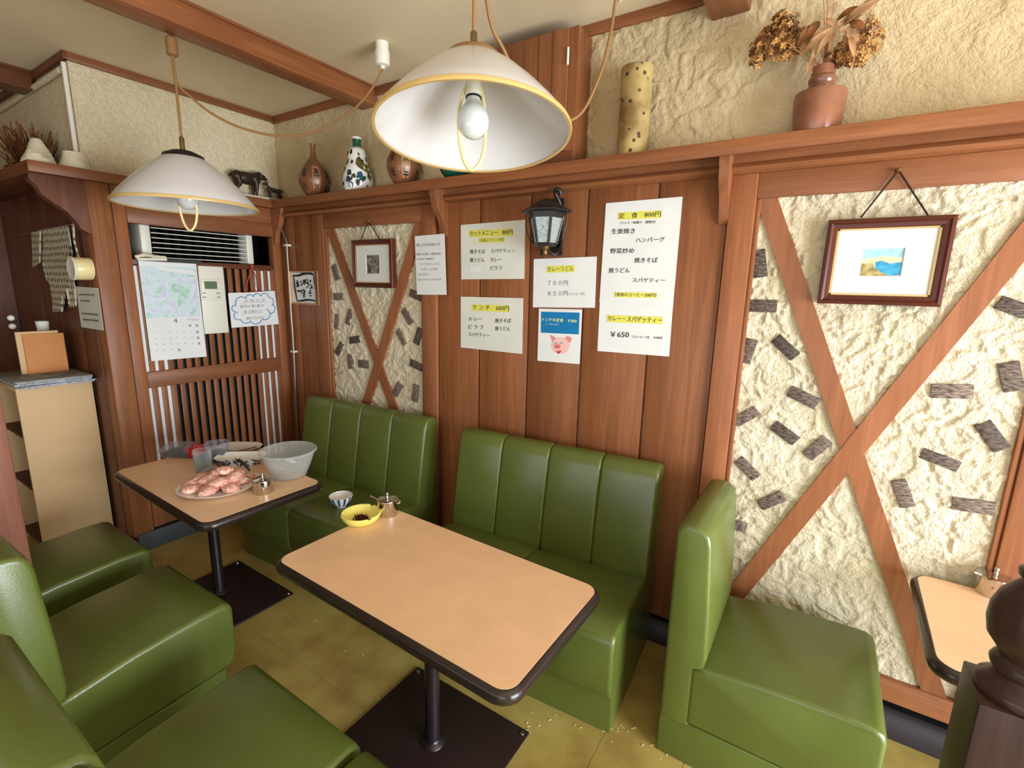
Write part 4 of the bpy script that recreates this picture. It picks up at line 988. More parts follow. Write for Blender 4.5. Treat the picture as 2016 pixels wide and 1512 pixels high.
# brown bottle vases with panel characters
BOT = spl([(.40, 0), (.52, .02), (.86, .16), (1.0, .32), (.9, .46), (.55, .62), (.30, .71), (.2, .78), (.17, .90), (.20, .99), (.23, 1.0)], 4)
def bottle_vase(px, label, chars, wpx):
    c = on_shelf(px, 350); c.y = -.09; c = Vector((c.x, -.09, SZ)); r = radius_at(c, wpx, px)
    t = thing('bottle_vase', c, label, 'vase', 'brown bottle vases on the shelf')
    prof = vscale(BOT, .315, r)
    wob = lambda a, z: 1-.035*abs(math.sin(3*a))
    MB().lathe(prof, c, 36, wob=wob).build('body', 'brown_glaze', t, smooth=50)
    d0 = (CAM-c); a0 = math.atan2(d0.y, d0.x)
    def pt(a, zf, out=.0012):
        z = zf*.315; rr = np.interp(z, [p[1] for p in prof], [p[0] for p in prof])*wob(a, z)+out; return (c.x+rr*math.cos(a), c.y+rr*math.sin(a), c.z+z)
    for k, ac in enumerate((a0+.15, a0-.72, a0+1.0)):     # pale panels
        mb = MB(); n, m = 10, 14
        vs = [pt(ac+(i/n-.5)*.52, .09+.47*j/m) for j in range(m+1) for i in range(n+1)]
        mb.add(vs, [(j*(n+1)+i, j*(n+1)+i+1, (j+1)*(n+1)+i+1, (j+1)*(n+1)+i) for j in range(m) for i in range(n)]).build('pale_panel', 'pale_brown_glaze' if k == 0 else 'brown_glaze', t, smooth=60)
        for q, ch in enumerate(chars):
            cu = bpy.data.curves.new('g', 'FONT'); cu.body = ch; cu.resolution_u = 2; cu.offset = .02
            ob = bpy.data.objects.new('g', cu); COL.objects.link(ob); bpy.context.view_layer.update()
            me = bpy.data.meshes.new_from_object(ob.evaluated_get(bpy.context.evaluated_depsgraph_get()))
            V = [v.co.copy() for v in me.vertices]; x0, x1 = min(v.x for v in V), max(v.x for v in V); y0, y1 = min(v.y for v in V), max(v.y for v in V)
            zc_ = (.42, .17)[q]
            gb = MB().add([pt(ac+((v.x-x0)/(x1-x0)-.5)*.38, zc_+((v.y-y0)/(y1-y0)-.5)*.17, .0022) for v in V], [tuple(p.vertices) for p in me.polygons])
            bpy.data.meshes.remove(me); bpy.data.objects.remove(ob); bpy.data.curves.remove(cu)
            gb.build('character', 'black_glaze', t)
bottle_vase(620, 'brown bottle vase with slim neck, nearest the goat figurines', ('黒', '水'), 63)
bottle_vase(796, 'brown bottle vase half hidden behind the near lampshade', ('米', '半'), 68)
# white, green-necked gourd bottle with brush decoration
c = Vector((on_shelf(706, 350).x, -.09, SZ)); r = radius_at(c, 61, 706)
t = thing('patterned_bottle', c, 'white bottle with green neck and painted leaf pattern', 'vase')
GO = vscale(spl([(.70, 0), (.9, .03), (1.0, .13), (.97, .27), (.84, .42), (.70, .52), (.64, .60), (.62, .68), (.52, .77), (.36, .80), (.28, .82), (.27, .9), (.30, .96), (.31, 1.0)], 3), .30, r)
MB().lathe([p for p in GO if p[1] <= .246], c, 36).build('body', 'porcelain', t, smooth=50)
MB().lathe([p for p in GO if p[1] > .236 and p[1] < .292]+[(.31*r, .29)], c, 36).build('neck', 'green_glaze', t, smooth=50)
MB().lathe([(.32*r, .288), (.33*r, .294), (.30*r, .30)], c, 36).build('mouth', 'porcelain', t, smooth=50)
d0 = (CAM-c); a0 = math.atan2(d0.y, d0.x)
def gpt(a, zf, out=.0014):
    z = zf*.30; rr = np.interp(z, [p[1] for p in GO], [p[0] for p in GO])+out; return (c.x+rr*math.cos(a), c.y+rr*math.sin(a), c.z+z)
rr_ = random.Random(4)
def leafmark(a, zf, la, lz_, w, m):
    n = 6; L = []; R_ = []
    for i in range(n+1):
        u = i/n; k = w*math.sin(math.pi*u); L.append(gpt(a+la*(u-.5)-k*lz_*2.2, zf+lz_*(u-.5)+k*la*.22)); R_.append(gpt(a+la*(u-.5)+k*lz_*2.2, zf+lz_*(u-.5)-k*la*.22))
    MB().add(L+R_, [(i, i+1, n+2+i, n+1+i) for i in range(n)]).build('painted_mark', m, t)
for k in range(46):
    leafmark(a0+rr_.uniform(-1.5, 1.5), rr_.uniform(.08, .74), rr_.uniform(-.42, .42), rr_.uniform(-.08, .08), rr_.uniform(.5, .8), rr_.choice(['black_glaze', 'black_glaze', 'blue_glaze', 'olive_glaze']))
for a, z in ((a0+.25, .47), (a0+.1, .50), (a0+.5, .44)): leafmark(a, z, .5, .06, .9, 'olive_glaze')
for a in (-.3, -.1, .1, .3, .5): leafmark(a0-.1+a, .22+.02*math.cos(a*9), .1+a*.4, .07, .5, 'green_glaze')
# dark green dish behind the lamp
c = Vector((on_shelf(898, 342).x, -.085, SZ))
tag(MB().lathe([(.03, 0), (.05, .004), (.075, .03), (.085, .05), (.08, .05), (.07, .03), (.045, .01)], c, 30, True, True).build('green_dish', 'green_glaze', smooth=50), 'dark green glazed dish peeping out below the near lampshade', 'dish')
# tall speckled cylinder vase
c = Vector((on_shelf(1250, 215).x, -.085, SZ)); r = radius_at(c, 61, 1250)
tag(MB().lathe([(r*.94, 0), (r*.97, .01), (r*.96, .03), (r, .045), (r, .315), (r*1.02, .325), (r*1.0, .332), (r*.93, .332), (r*.92, .25), (r*.9, .05)], c, 36).build('cylinder_vase', 'mottled_vase', smooth=45), 'tall speckled tan cylinder vase beside the ceiling cupboard', 'vase')
# copper vase with dried flowers
c = Vector((on_shelf(1612, 210).x, -.085, SZ)); r = radius_at(c, 103, 1612)
t = thing('flower_vase', c, 'squat copper brown vase with ringed neck', 'vase')
MB().lathe([(r*.86, 0), (r*.9, .01), (r*.98, .08), (r*1.0, .115), (r*.96, .128), (r*.55, .138), (r*.47, .142)], c, 40).build('body', 'copper_glaze', t, smooth=40)
MB().lathe([(r*.47, .140), (r*.50, .146), (r*.47, .154), (r*.53, .164), (r*.53, .172), (r*.44, .180), (r*.46, .188), (r*.41, .196), (r*.43, .206), (r*.40, .21)], c, 32).build('ringed_neck', 'copper_glaze', t, smooth=40)
VT = c+Vector((0, 0, .21))
def flpt(px, py, dy=0.0): return ony(px, py, -.09+dy)
fr = random.Random(21)
t = thing('dried_bouquet', VT, 'dried hydrangea, husks and leaves standing in the copper vase', 'dried flowers')
for px, py in ((1500, 90), (1530, 50), (1560, 85), (1700, 75), (1690, 95), (1655, 30), (1622, 0), (1632, -30), (1648, -30), (1720, 10), (1600, 60), (1640, 60)):
    MB().tube(smooth_pts([VT+Vector((fr.uniform(-.01, .01), 0, -.02)), VT+(flpt(px, py)-VT)*.5+Vector((0, -.01, .02)), flpt(px, py, fr.uniform(-.03, .02))], 4), .0022, 5).build('stem', 'dry_leaf', t)
def floret_head(name, centre, rx, rz, n, mats, size):
    for k in range(n):
        a, b = fr.uniform(0, 6.283), fr.uniform(-1, 1); q = math.sqrt(1-b*b); rad = fr.uniform(.6, 1.15)
        p = centre+Vector((rx*q*math.cos(a)*rad, .6*rx*q*math.sin(a)*rad, rz*b*rad))
        mb = MB(); s0 = size*fr.uniform(.7, 1.3); nrm = Vector((q*math.cos(a), q*math.sin(a)-.6, b)).normalized(); u = nrm.orthogonal().normalized(); w = nrm.cross(u); ro = fr.uniform(0, 6)
        for m in range(4):
            e = u*math.cos(ro+m*1.571)+w*math.sin(ro+m*1.571); f = u*math.cos(ro+m*1.571+1.571)+w*math.sin(ro+m*1.571+1.571)
            mb.add([p, p+e*s0*.6+f*s0*.4+nrm*s0*.3, p+e*s0*1.1+nrm*s0*.15, p+e*s0*.6-f*s0*.4+nrm*s0*.3], [(0, 1, 2), (0, 2, 3)])
        HEAD.setdefault((name, fr.choice(mats)), MB()).add(mb.v, mb.f)
HEAD = {}
for hx, hy, hr, hn, hm in ((1500, 95, .036, 170, 'dry_brown'), (1520, 75, .042, 200, 'dry_gold'), (1540, 52, .042, 190, 'dry_brown'), (1548, 92, .040, 190, 'dry_gold'), (1572, 80, .036, 150, 'dry_brown'), (1488, 118, .022, 70, 'dry_gold'),
                           (1706, 82, .042, 190, 'dry_gold'), (1690, 105, .036, 160, 'dry_gold'), (1664, 108, .034, 130, 'dry_brown'), (1705, 58, .034, 120, 'dry_leaf'), (1640, 112, .02, 50, 'dry_brown')):
    floret_head('hydrangea_head', flpt(hx, hy, fr.uniform(-.03, .01)), hr, hr*.95, int(hn*.55), [hm, hm, 'dry_gold', 'dry_brown'], .0105)
for (nm, m), mb in HEAD.items():
    o = mb.build(nm, m, t); o['kind'] = 'stuff'
floret_head_dark = MB()
for k in range(9): floret_head_dark.sphere(flpt(1533+fr.uniform(-8, 8), 38+fr.uniform(-6, 6)), .012, sub=1)
floret_head_dark.build('seed_head', 'dry_brown', t, smooth=60)
def dry_leaf(a, b, w, m='dry_leaf', fold=.4):
    a, b = Vector(a), Vector(b); d = b-a; L = d.length; side = d.cross(Vector((.1, -1, .1))).normalized(); up = side.cross(d).normalized(); n = 7; vs = []
    for i in range(n+1):
        u = i/n; k = w*math.sin(math.pi*min(1, u*.95+.04))**.8; cc = a+d*u+up*(L*.12*math.sin(math.pi*u))
        vs += [cc+side*k+up*k*fold, cc, cc-side*k+up*k*fold]
    fs = []
    for i in range(n): fs += [(3*i, 3*i+1, 3*i+4, 3*i+3), (3*i+1, 3*i+2, 3*i+5, 3*i+4)]
    MB().add(vs, fs).build('leaf', m, t, smooth=60)
for pa, pb, w, m in (((1640,55),(1572,112),.011,'dry_leaf'), ((1602,112),(1588,152),.010,'dry_leaf'), ((1612,92),(1598,118),.009,'dry_leaf'), ((1620,60),(1575,100),.011,'dry_leaf'), ((1622,38),(1648,54),.009,'dry_leaf'), ((1640,60),(1608,108),.010,'dry_leaf'),
                     ((1606,48),(1570,92),.016,'dry_brown'), ((1600,50),(1582,100),.014,'dry_brown'), ((1612,42),(1590,78),.014,'dry_brown'), ((1650,55),(1725,5),.010,'dry_leaf'), ((1655,45),(1740,-5),.009,'dry_leaf'), ((1660,50),(1700,20),.013,'dry_brown'), ((1665,60),(1712,40),.012,'dry_leaf'), ((1690,20),(1735,-12),.008,'dry_leaf'),
                     ((1668,55),(1690,108),.013,'dry_leaf'), ((1672,70),(1682,115),.009,'dry_leaf'), ((1640,60),(1632,110),.007,'dry_leaf'), ((1648,40),(1690,12),.010,'dry_brown'), ((1655,62),(1705,72),.011,'dry_leaf'), ((1672,44),(1704,58),.012,'dry_brown'), ((1660,70),(1672,112),.009,'dry_leaf')):
    dry_leaf(flpt(*pa, fr.uniform(-.03, .0)), flpt(*pb, fr.uniform(-.05, .0)), w, m)
# bronze ram and kid on the left shelf
def limb(mb, pts, r, taper=None): mb.tube(smooth_pts(pts, 4), r, 8)
def goat(name, label, at, L, flip, head_up, sheep):
    """four-legged figurine standing along y, head towards flip (+1 = +y)"""
    x, y, z = at
    t = thing(name, at, label, 'figurine', 'bronze goat figurines')
    f = flip; H = L*.62; mb = MB()
    def S(yy, zz, r, ry, rz, xx=0): mb.sphere((x+xx*L, y+f*yy*L, z+zz*L), r*L, ry*L, rz*L, 2, (lambda v: 1+.07*mnoise.noise(v*5)) if sheep else None)
    S(0, .47, .17 if sheep else .11, .36 if sheep else .30, .18 if sheep else .11); S(.25, .48, .165 if sheep else .11, .18, .19 if sheep else .13); S(-.24, .48, .16 if sheep else .105, .17, .17 if sheep else .12)
    hy, hz = (.44, .60) if not head_up else (.42, .74)
    mb.tube(smooth_pts([(x, y+f*.26*L, z+.52*L), (x, y+f*.36*L, z+(.58 if not head_up else .64)*L), (x, y+f*hy*L, z+hz*L)], 4), (.12 if sheep else .06)*L, 10)
    mb.sphere((x, y+f*(hy+.05)*L, z+(hz-.02)*L), .075*L, .13*L, .085*L, 2); mb.sphere((x, y+f*(hy+.15)*L, z+(hz-.06)*L), .05*L, .08*L, .055*L, 2)
    for sx in (-1, 1):
        if sheep: mb.tube(smooth_pts([(x+sx*.05*L, y+f*hy*L, z+(hz+.06)*L), (x+sx*.11*L, y+f*(hy-.06)*L, z+(hz+.04)*L), (x+sx*.12*L, y+f*(hy-.03)*L, z+(hz-.07)*L), (x+sx*.11*L, y+f*(hy+.06)*L, z+(hz-.06)*L)], 4), .028*L, 8)
        else: mb.tube([(x+sx*.04*L, y+f*hy*L, z+(hz+.04)*L), (x+sx*.09*L, y+f*(hy-.07)*L, z+(hz+.09)*L)], .022*L, 6)
        for yy in (.26, -.26):
            hind = yy < 0
            pts = [(x+sx*.09*L, y+f*yy*L, z+.42*L), (x+sx*.09*L, y+f*(yy+(.04 if hind else .01))*L, z+.28*L), (x+sx*.09*L, y+f*(yy+(-.05 if hind else .0))*L, z+.15*L), (x+sx*.09*L, y+f*(yy-.01)*L, z+.0*L)]
            P = smooth_pts(pts, 3); mb.tube(P, .05*L, 8, taper=[1.5-.9*i/(len(P)-1) for i in range(len(P))])
    mb.tube([(x, y-f*.38*L, z+.55*L), (x, y-f*.47*L, z+.45*L)], .03*L, 6)
    mb.build('body', 'bronze', t, smooth=60)
    return t
rm = onx(490, 372, .07)
gb = MB().prism([(.03, -.33), (.11, -.33), (.12, -.10), (.04, -.09)], SZ, SZ+.02, 'z')
tag(gb.build('stone_slab', 'shell', smooth=30), 'pale stone slab under the bronze ram', 'slab')
goat('bronze_ram', 'bronze ram figurine on a pale slab behind the far lampshade', (.075, rm.y-.02, SZ+.02), .225, 1, False, True)
kid = onx(542, 390, .10)
tag(MB().box(.06, .135, kid.y-.055, kid.y+.055, SZ, SZ+.012, .003).build('wood_block', 'dark_wood_y', smooth=30), 'small dark block under the bronze kid', 'block')
goat('bronze_kid', 'small bronze kid goat figurine in the shelf corner', (.10, kid.y, SZ+.012), .135, -1, True, False)
# two white cone shells on the outer corner of the shelf, and a dried tuft behind
for px, lab, top in ((77, 'tall white ridged cone shell, left one of the pair', .02), (147, 'stubby white shell with broken top, right one of the pair', .045)):
    p = onx(px, 312, .06); c = Vector((.06, p.y, SZ))
    prof = [(.062, 0), (.066, .008)]
    h = .115 if top < .03 else .085; n = 6
    for k in range(n):
        z0, z1 = .008+(h-.008)*k/n, .008+(h-.008)*(k+1)/n; r0 = .066+(top-.066)*k/n; r1 = .066+(top-.066)*(k+1)/n
        prof += [(r0*.97, z0+.002), (r1*1.05, z1)]
    prof += [(top*.8, h+.004), (.004, h-.004)]
    tag(MB().lathe(prof, c, 26, wob=lambda a, z: 1+.05*math.sin(3*a+z*60)).build('cone_shell', 'shell', smooth=50), lab, 'shell', 'cone shells on the shelf corner')
t = thing('dried_tuft', (-.42, -1.19, SZ), 'dim brown bundle of dried grass on the passage shelf', 'dried flowers')
tuft = MB()
for k in range(260):
    b = Vector((-.42+fr.gauss(0, .10), -1.19+fr.gauss(0, .025), SZ+.02)); d = Vector((fr.gauss(0, .6), fr.gauss(-.1, .25), fr.uniform(.5, 1.2))).normalized()*fr.uniform(.08, .26)
    tuft.tube([b, b+d*.6+Vector((0, 0, .01)), b+d], .003, 4)
o = tuft.build('grass_blades', 'dry_brown', t); o['kind'] = 'stuff'
pot = MB().lathe([(.10, 0), (.12, .02), (.11, .05)], (-.42, -1.19, SZ), 24).build('basket', 'dry_brown', t, smooth=40)

# ================================================================ PENDANT LAMPS
def pendant(label, c, R_, tilt_axis, tilt, loop_dir, cap_mat, hookz):
    """shade rim centre at c"""
    rot = Matrix.Rotation(tilt, 3, Vector(tilt_axis).normalized()).to_euler() if tilt else Euler((0, 0, 0))
    t = thing('pendant_lamp', c, label, 'lamp', 'white pendant lamps', rot)
    o_ = [(R_, 0), (R_*.985, .010), (R_*.90, .042), (R_*.72, .098), (R_*.52, .152), (R_*.36, .188), (R_*.27, .204)]
    i_ = [(r-.006, z-.004) for r, z in o_[::-1]]
    i_[-1] = (R_-.005, 0)
    MB().lathe(o_+i_+[o_[0]], (0, 0, 0), 56, False, False).build('shade', 'white_glass', t, smooth=60, local=True)
    MB().lathe([(R_-.006, -.004), (R_+.002, -.005), (R_+.004, .001), (R_+.001, .008), (R_-.004, .006), (R_-.006, -.004)], (0, 0, 0), 56, False, False).build('rim_band', 'brass', t, smooth=60, local=True)
    MB().lathe([(R_*.30, .196), (R_*.28, .212), (R_*.16, .228), (R_*.05, .236), (.008, .237)], (0, 0, 0), 32).build('cap', cap_mat, t, smooth=50, local=True)
    MB().lathe([(R_*.27, .198), (R_*.22, .190), (R_*.08, .186)], (0, 0, 0), 32, False, True).build('inner_plate', 'white_plastic', t, smooth=50, local=True)
    MB().lathe([(.010, .235), (.010, .285), (.006, .29)], (0, 0, 0), 12).build('stem', 'brass_hook', t, smooth=50, local=True)
    MB().lathe([(.022, .10), (.024, .11), (.022, .125), (.018, .19)], (0, 0, 0), 18).build('socket', 'white_plastic', t, smooth=40, local=True)
    MB().lathe([(.023, .099), (.023, .104)], (0, 0, 0), 18).build('socket_ring', 'grille_dark', t, smooth=40, local=True)
    b = MB().lathe(spl([(.020, .10), (.024, .085), (.040, .062), (.046, .035), (.040, .008), (.022, -.010), (.002, -.016)], 4), (0, 0, 0), 28).build('bulb', 'bulb_glass', t, smooth=60, local=True)
    u = Vector(loop_dir).normalized()
    lp = smooth_pts([u*-.012+Vector((0, 0, .16)), u*-.040+Vector((0, 0, .08)), u*-.042+Vector((0, 0, 0)), u*-.028+Vector((0, 0, -.075)), u*-.002+Vector((0, 0, -.105)), u*.026+Vector((0, 0, -.07)), u*.036+Vector((0, 0, .0)), u*.030+Vector((0, 0, .09)), u*.012+Vector((0, 0, .16))], 5)
    MB().tube(lp, .0052, 8).build('loop_handle', 'cream_plastic', t, smooth=60, local=True)
    return t
view = Vector((RT.x, RT.y, 0)).normalized()
P1 = Vector((.902, -1.013, 1.972)); P2 = Vector((2.436, -.916, 2.088))
pendant('far pendant lamp with black cap, hanging by the left wall', P1, .28, (1, 0, 0), 0, view, 'black_iron', 2.655)
away = P2-CAM; away.z = 0; away.normalize(); side = Vector((away.y, -away.x, 0))
pendant('near pendant lamp tilted to show its bulb, before the cupboard', P2, .285, side, math.radians(-8.5), view, 'cord', RZ)
# lamp cords, hooks and ceiling sockets
t = thing('lamp_flex', (.9, -1.013, 2.28), 'brown flex of the far lamp looping to the ceiling socket', 'cord')
MB().lathe([(.016, -.075), (.022, -.072), (.022, -.01), (.012, 0)], (.90, -1.013, 2.655), 14).build('hook_cup', 'cord', t, smooth=40)
MB().tube([(.902, -1.013, 2.25), (.902, -1.013, 2.45), (.90, -1.013, 2.59)], .0055, 8).build('drop_cord', 'cord', t, smooth=60)
SK = onz(752, 84, RZ); n_ = (Vector((SK.x, SK.y, 0))-Vector((.9, -1.013, 0))).cross(Vector((0, 0, 1))).normalized()
pts = [Vector((.90, -1.013, 2.60))]+[onplane(*p, (.9, -1.013, 0), n_) for p in ((347,160),(375,190),(415,222),(470,250),(540,267),(600,265),(650,247),(700,212),(735,170))]+[Vector((SK.x, SK.y, RZ-.112))]
MB().tube(smooth_pts(pts, 5), .0055, 8).build('looped_cord', 'cord', t, smooth=60)
tag(MB().lathe([(.030, 0), (.030, -.03), (.027, -.034), (.034, -.038), (.034, -.09), (.030, -.096), (.012, -.10), (.010, -.112)][::-1], (SK.x, SK.y, RZ), 24).build('ceiling_socket', 'white_plastic', smooth=35), 'white cylindrical ceiling socket feeding the far lamp', 'socket')
t = thing('lamp_flex', (P2.x, P2.y, 2.38), 'copper brown flex of the near lamp with deep loop', 'cord')
tp = P2+Matrix.Rotation(math.radians(-8.5), 3, side) @ Vector((0, 0, .285))
MB().lathe([(.012, -.075), (.022, -.070), (.022, -.01), (.012, 0)], (tp.x, tp.y, RZ), 14).build('hook_cup', 'cord', t, smooth=40)
MB().tube([tp, (tp.x, tp.y, RZ-.06)], .0055, 8).build('drop_cord', 'cord', t, smooth=60)
S2 = Vector((2.62, -.30, RZ)); n2 = (S2-Vector((tp.x, tp.y, RZ))).cross(Vector((0, 0, 1))).normalized()
pts = [Vector((tp.x, tp.y, RZ-.07))]+[onplane(*p, tp, n2) for p in ((963,30),(990,95),(1025,165),(1060,215),(1095,238),(1125,236),(1150,215),(1172,170),(1190,120),(1205,50))]
q = onplane(1212, 0, tp, n2); pts += [q]
q2 = Vector((q.x, q.y, RZ-.10))+(q-pts[-2])*.3; pts += [Vector((q.x+.01, q.y+.01, RZ-.108))]
MB().tube(smooth_pts(pts, 5), .0055, 8).build('looped_cord', 'cord', t, smooth=60)
e = pts[-1]
tag(MB().lathe([(.030, 0), (.030, -.03), (.034, -.038), (.034, -.09), (.012, -.10), (.010, -.11)][::-1], (e.x, e.y, RZ), 24).build('ceiling_socket', 'white_plastic', smooth=35), 'white ceiling socket feeding the near lamp', 'socket')

# ================================================================ ON THE TABLES
TZ = .69
def sugar_pot(label, c, r, h, ang, mat='steel'):
    t = thing('sugar_pot', c, label, 'sugar pot', 'steel sugar pots')
    MB().lathe([(r*.97, 0), (r, .004), (r, h*.94), (r*1.05, h*.97), (r*1.05, h), (r*.97, h)], c, 32).build('body', mat, t, smooth=35)
    l = MB().lathe([(r*.98, h), (r*.97, h+.003), (r*.6, h+.006), (r*.2, h+.008), (.005, h+.009)], c, 32).build('lid', mat, t, smooth=50)
    MB().lathe(spl([(.005, h+.008), (.0065, h+.013), (.0040, h+.018), (.007, h+.024), (.006, h+.030), (.001, h+.033)], 2), c, 12).build('knob', mat, l, smooth=60)
    d = Vector((math.cos(ang), math.sin(ang), 0)); c = Vector(c)
    MB().tube([c+d*r*.4+Vector((0, 0, h*.8)), c+d*r*1.02+Vector((0, 0, h*1.03)), c+d*r*1.7+Vector((0, 0, h*1.25))], .003, 6, taper=[.8, .8, 1.5]).build('spoon_handle', mat, t, smooth=50)
    e = Vector((-d.y, d.x, 0))
    MB().tube(smooth_pts([c-d*r*.98+Vector((0, 0, h*.9)), c-d*r*1.22+Vector((0, 0, h*.95)), c-d*r*1.25+Vector((0, 0, h*.8)), c-d*r*1.0+Vector((0, 0, h*.72))], 4), .003, 6).build('ear_handle', mat, t, smooth=50)
    g = Vector((CAM.x-c.x, CAM.y-c.y, 0)).normalized()
    MB().tube([c+g*(r+.001)+Vector((0, 0, h*.1)), c+g*(r+.002)+Vector((0, 0, h*.62))], .004, 6).build('hinge_strip', mat, t, smooth=50)
vl = math.atan2(-RT.y, -RT.x)
a = onz(757, 1018, TZ); sugar_pot('steel sugar pot with knobbed lid beside the yellow ashtray', (a.x-.01, a.y+.028, TZ), .042, .066, vl)
a = onz(514, 976, TZ); sugar_pot('steel sugar pot between the meat plate and plastic bowl', (a.x-.03, a.y+.03, TZ), .044, .062, vl)
a = onz(1950, 1178, TZ); sugar_pot('steel sugar pot on the right-hand table beside the turned post', (a.x+.01, a.y+.04, TZ), .045, .062, vl)
# ashtray
a = onz(714, 1040, TZ); ac = Vector((a.x-.055, a.y+.04, TZ)); t = thing('ashtray', ac, 'round yellow ashtray with dark ash on the middle table', 'ashtray')
prof = [(.055, 0), (.064, .004), (.076, .020), (.080, .034), (.077, .038), (.070, .035), (.062, .020), (.050, .012), (.02, .010), (.001, .010)]
nn = 48; vs = []; fs = []
for r, z in prof:
    for i in range(nn):
        an = 2*math.pi*i/nn; dz = -.008 if (z > .03 and min(abs((an-q+math.pi) % (2*math.pi)-math.pi) for q in (-.25, 1.84, 3.9)) < .09) else 0
        vs.append((ac.x+r*math.cos(an), ac.y+r*math.sin(an), TZ+z+dz))
for j in range(len(prof)-1):
    for i in range(nn): k = (i+1) % nn; fs.append((j*nn+i, j*nn+k, (j+1)*nn+k, (j+1)*nn+i))
fs += [tuple(range(nn))[::-1], tuple(range((len(prof)-1)*nn, len(prof)*nn))]
MB().add(vs, fs).build('bowl', 'yellow_ceramic', t, smooth=50)
am = MB().sphere((ac.x+.004, ac.y+.0, TZ+.012), .030, .022, .006, 3, lambda v: 1+.35*mnoise.noise(v*4)+.2*mnoise.noise(v*13))
for k in range(40):
    q = fr.uniform(0, 6.28); rr = fr.uniform(.015, .045); am.box(ac.x+rr*math.cos(q)-.002, ac.x+rr*math.cos(q)+.002, ac.y+rr*.7*math.sin(q)-.0015, ac.y+rr*.7*math.sin(q)+.0015, TZ+.011, TZ+.0145)
o = am.build('ash', 'ash', t); o['kind'] = 'stuff'
# small striped bowl on the bench
bz = .435; a = onz(670, 1004, bz); bc = Vector((a.x-.03, a.y+.03, bz)); t = thing('tea_bowl', bc, 'small white bowl with blue stripes on the far bench seat', 'bowl')
bp_ = [(.024, 0), (.025, .006), (.032, .012), (.050, .032), (.060, .055), (.063, .066)]
MB().lathe(bp_+[(.061, .067), (.057, .055), (.046, .034), (.028, .016), (.001, .013)], bc, 40).build('bowl', 'porcelain', t, smooth=50)
for k in range(12):
    q = 2*math.pi*k/12+.2; st = MB(); vs = []
    for (r, z) in bp_[2:]:
        for dq in (-.10, .10): vs.append((bc.x+(r+.0007)*math.cos(q+dq), bc.y+(r+.0007)*math.sin(q+dq), bc.z+z))
    st.add(vs, [(2*j, 2*j+1, 2*j+3, 2*j+2) for j in range(3)]).build('blue_stripe', 'blue_glaze', t, smooth=60)
# meat plate
pc = Vector((1.085, -1.095, TZ)); t = thing('meat_plate', pc, 'oval white plate under the heap of raw meat patties', 'plate')
mb = MB().lathe([(.085, 0), (.09, .006), (.13, .012), (.165, .022), (.167, .025), (.160, .025), (.125, .016), (.08, .011), (.001, .011)], (0, 0, 0), 48)
mb.v = [tuple(rotz((pc.x+v[0]*1.0, pc.y+v[1]*.92, TZ+v[2]), (pc.x, pc.y, 0), .6)) for v in mb.v]
mb.build('plate', 'porcelain', t, smooth=50)
e1 = Vector((RT.x, RT.y, 0)).normalized(); e2 = Vector((-e1.y, e1.x, 0))
SP = [(-.115, -.02, 0), (-.07, -.075, 0), (-.045, .0, .018), (.01, -.085, 0), (.035, -.035, .022), (.09, -.05, 0), (.075, .02, .03), (.02, .045, .045), (-.06, .06, 0), (.10, .05, .004), (.02, .09, .01), (-.01, .0, .0), (.05, .06, .0), (-.09, .03, .012), (.06, -.01, .0), (-.02, .05, .03), (.0, -.04, .0)]
for k, (u, v, h) in enumerate(SP):
    q = pc+e1*u+e2*v+Vector((0, 0, .030+h)); mb = MB().sphere((0, 0, 0), .047, .037, .021, 3, lambda w, k=k: 1+.22*mnoise.noise(w*2.2+Vector((k*7, 0, 0)))+.10*mnoise.noise(w*6+Vector((0, k*5, 0))))
    an = fr.uniform(0, 3.1); tl = fr.uniform(-.25, .25)
    Mx = Matrix.Translation(q) @ Matrix.Rotation(an, 4, 'Z') @ Matrix.Rotation(tl, 4, 'Y'); mb.v = [tuple(Mx @ Vector(w)) for w in mb.v]
    tag(mb.build('meat_patty', 'raw_mince', smooth=80), 'pink raw minced meat patty heaped on the white plate', 'meat patty', 'raw patties on the plate')
# film over the back of the plate
mb = MB(); n = 16; vs = []
for j in range(n+1):
    for i in range(n+1):
        u, v = i/n, j/n; p = pc+e1*(-.165+.29*u)+e2*(.035+.115*v); hh = .075*math.sin(math.pi*u)*(1-v)**.6+.022+.008*mnoise.noise(Vector((u*7, v*7, 3)))
        vs.append((p.x, p.y, TZ+hh))
tag(mb.add(vs, [(j*(n+1)+i, j*(n+1)+i+1, (j+1)*(n+1)+i+1, (j+1)*(n+1)+i) for j in range(n) for i in range(n)]).build('cling_film', 'film', smooth=80), 'crumpled clear film lying over the back of the meat', 'film')
# frosted mixing bowl
bw = onz(566, 950, TZ); bc = Vector((bw.x-.075, bw.y+.06, TZ)); Rb = radius_at((bc.x, bc.y, TZ+.13), 120, 566)
t = thing('mixing_bowl', bc, 'large frosted plastic mixing bowl on the far table', 'bowl')
q = Rb/.15
prof = [(.088*q, 0), (.092*q, .004), (.098*q, .02), (.118*q, .06), (.134*q, .10), (.143*q, .128), (.152*q, .134), (.155*q, .130), (.155*q, .134), (.150*q, .139), (.140*q, .134), (.131*q, .10), (.115*q, .06), (.094*q, .02), (.085*q, .006), (.001, .005)]
MB().lathe(prof, bc, 48).build('bowl', 'frosted_plastic', t, smooth=50)
mb = MB().sphere((bc.x-.03, bc.y+.03, TZ+.062), .04, .016, .008, 2, lambda v: 1+.3*mnoise.noise(v*3)); mb.build('dough_smear', 'porcelain', t, smooth=60)
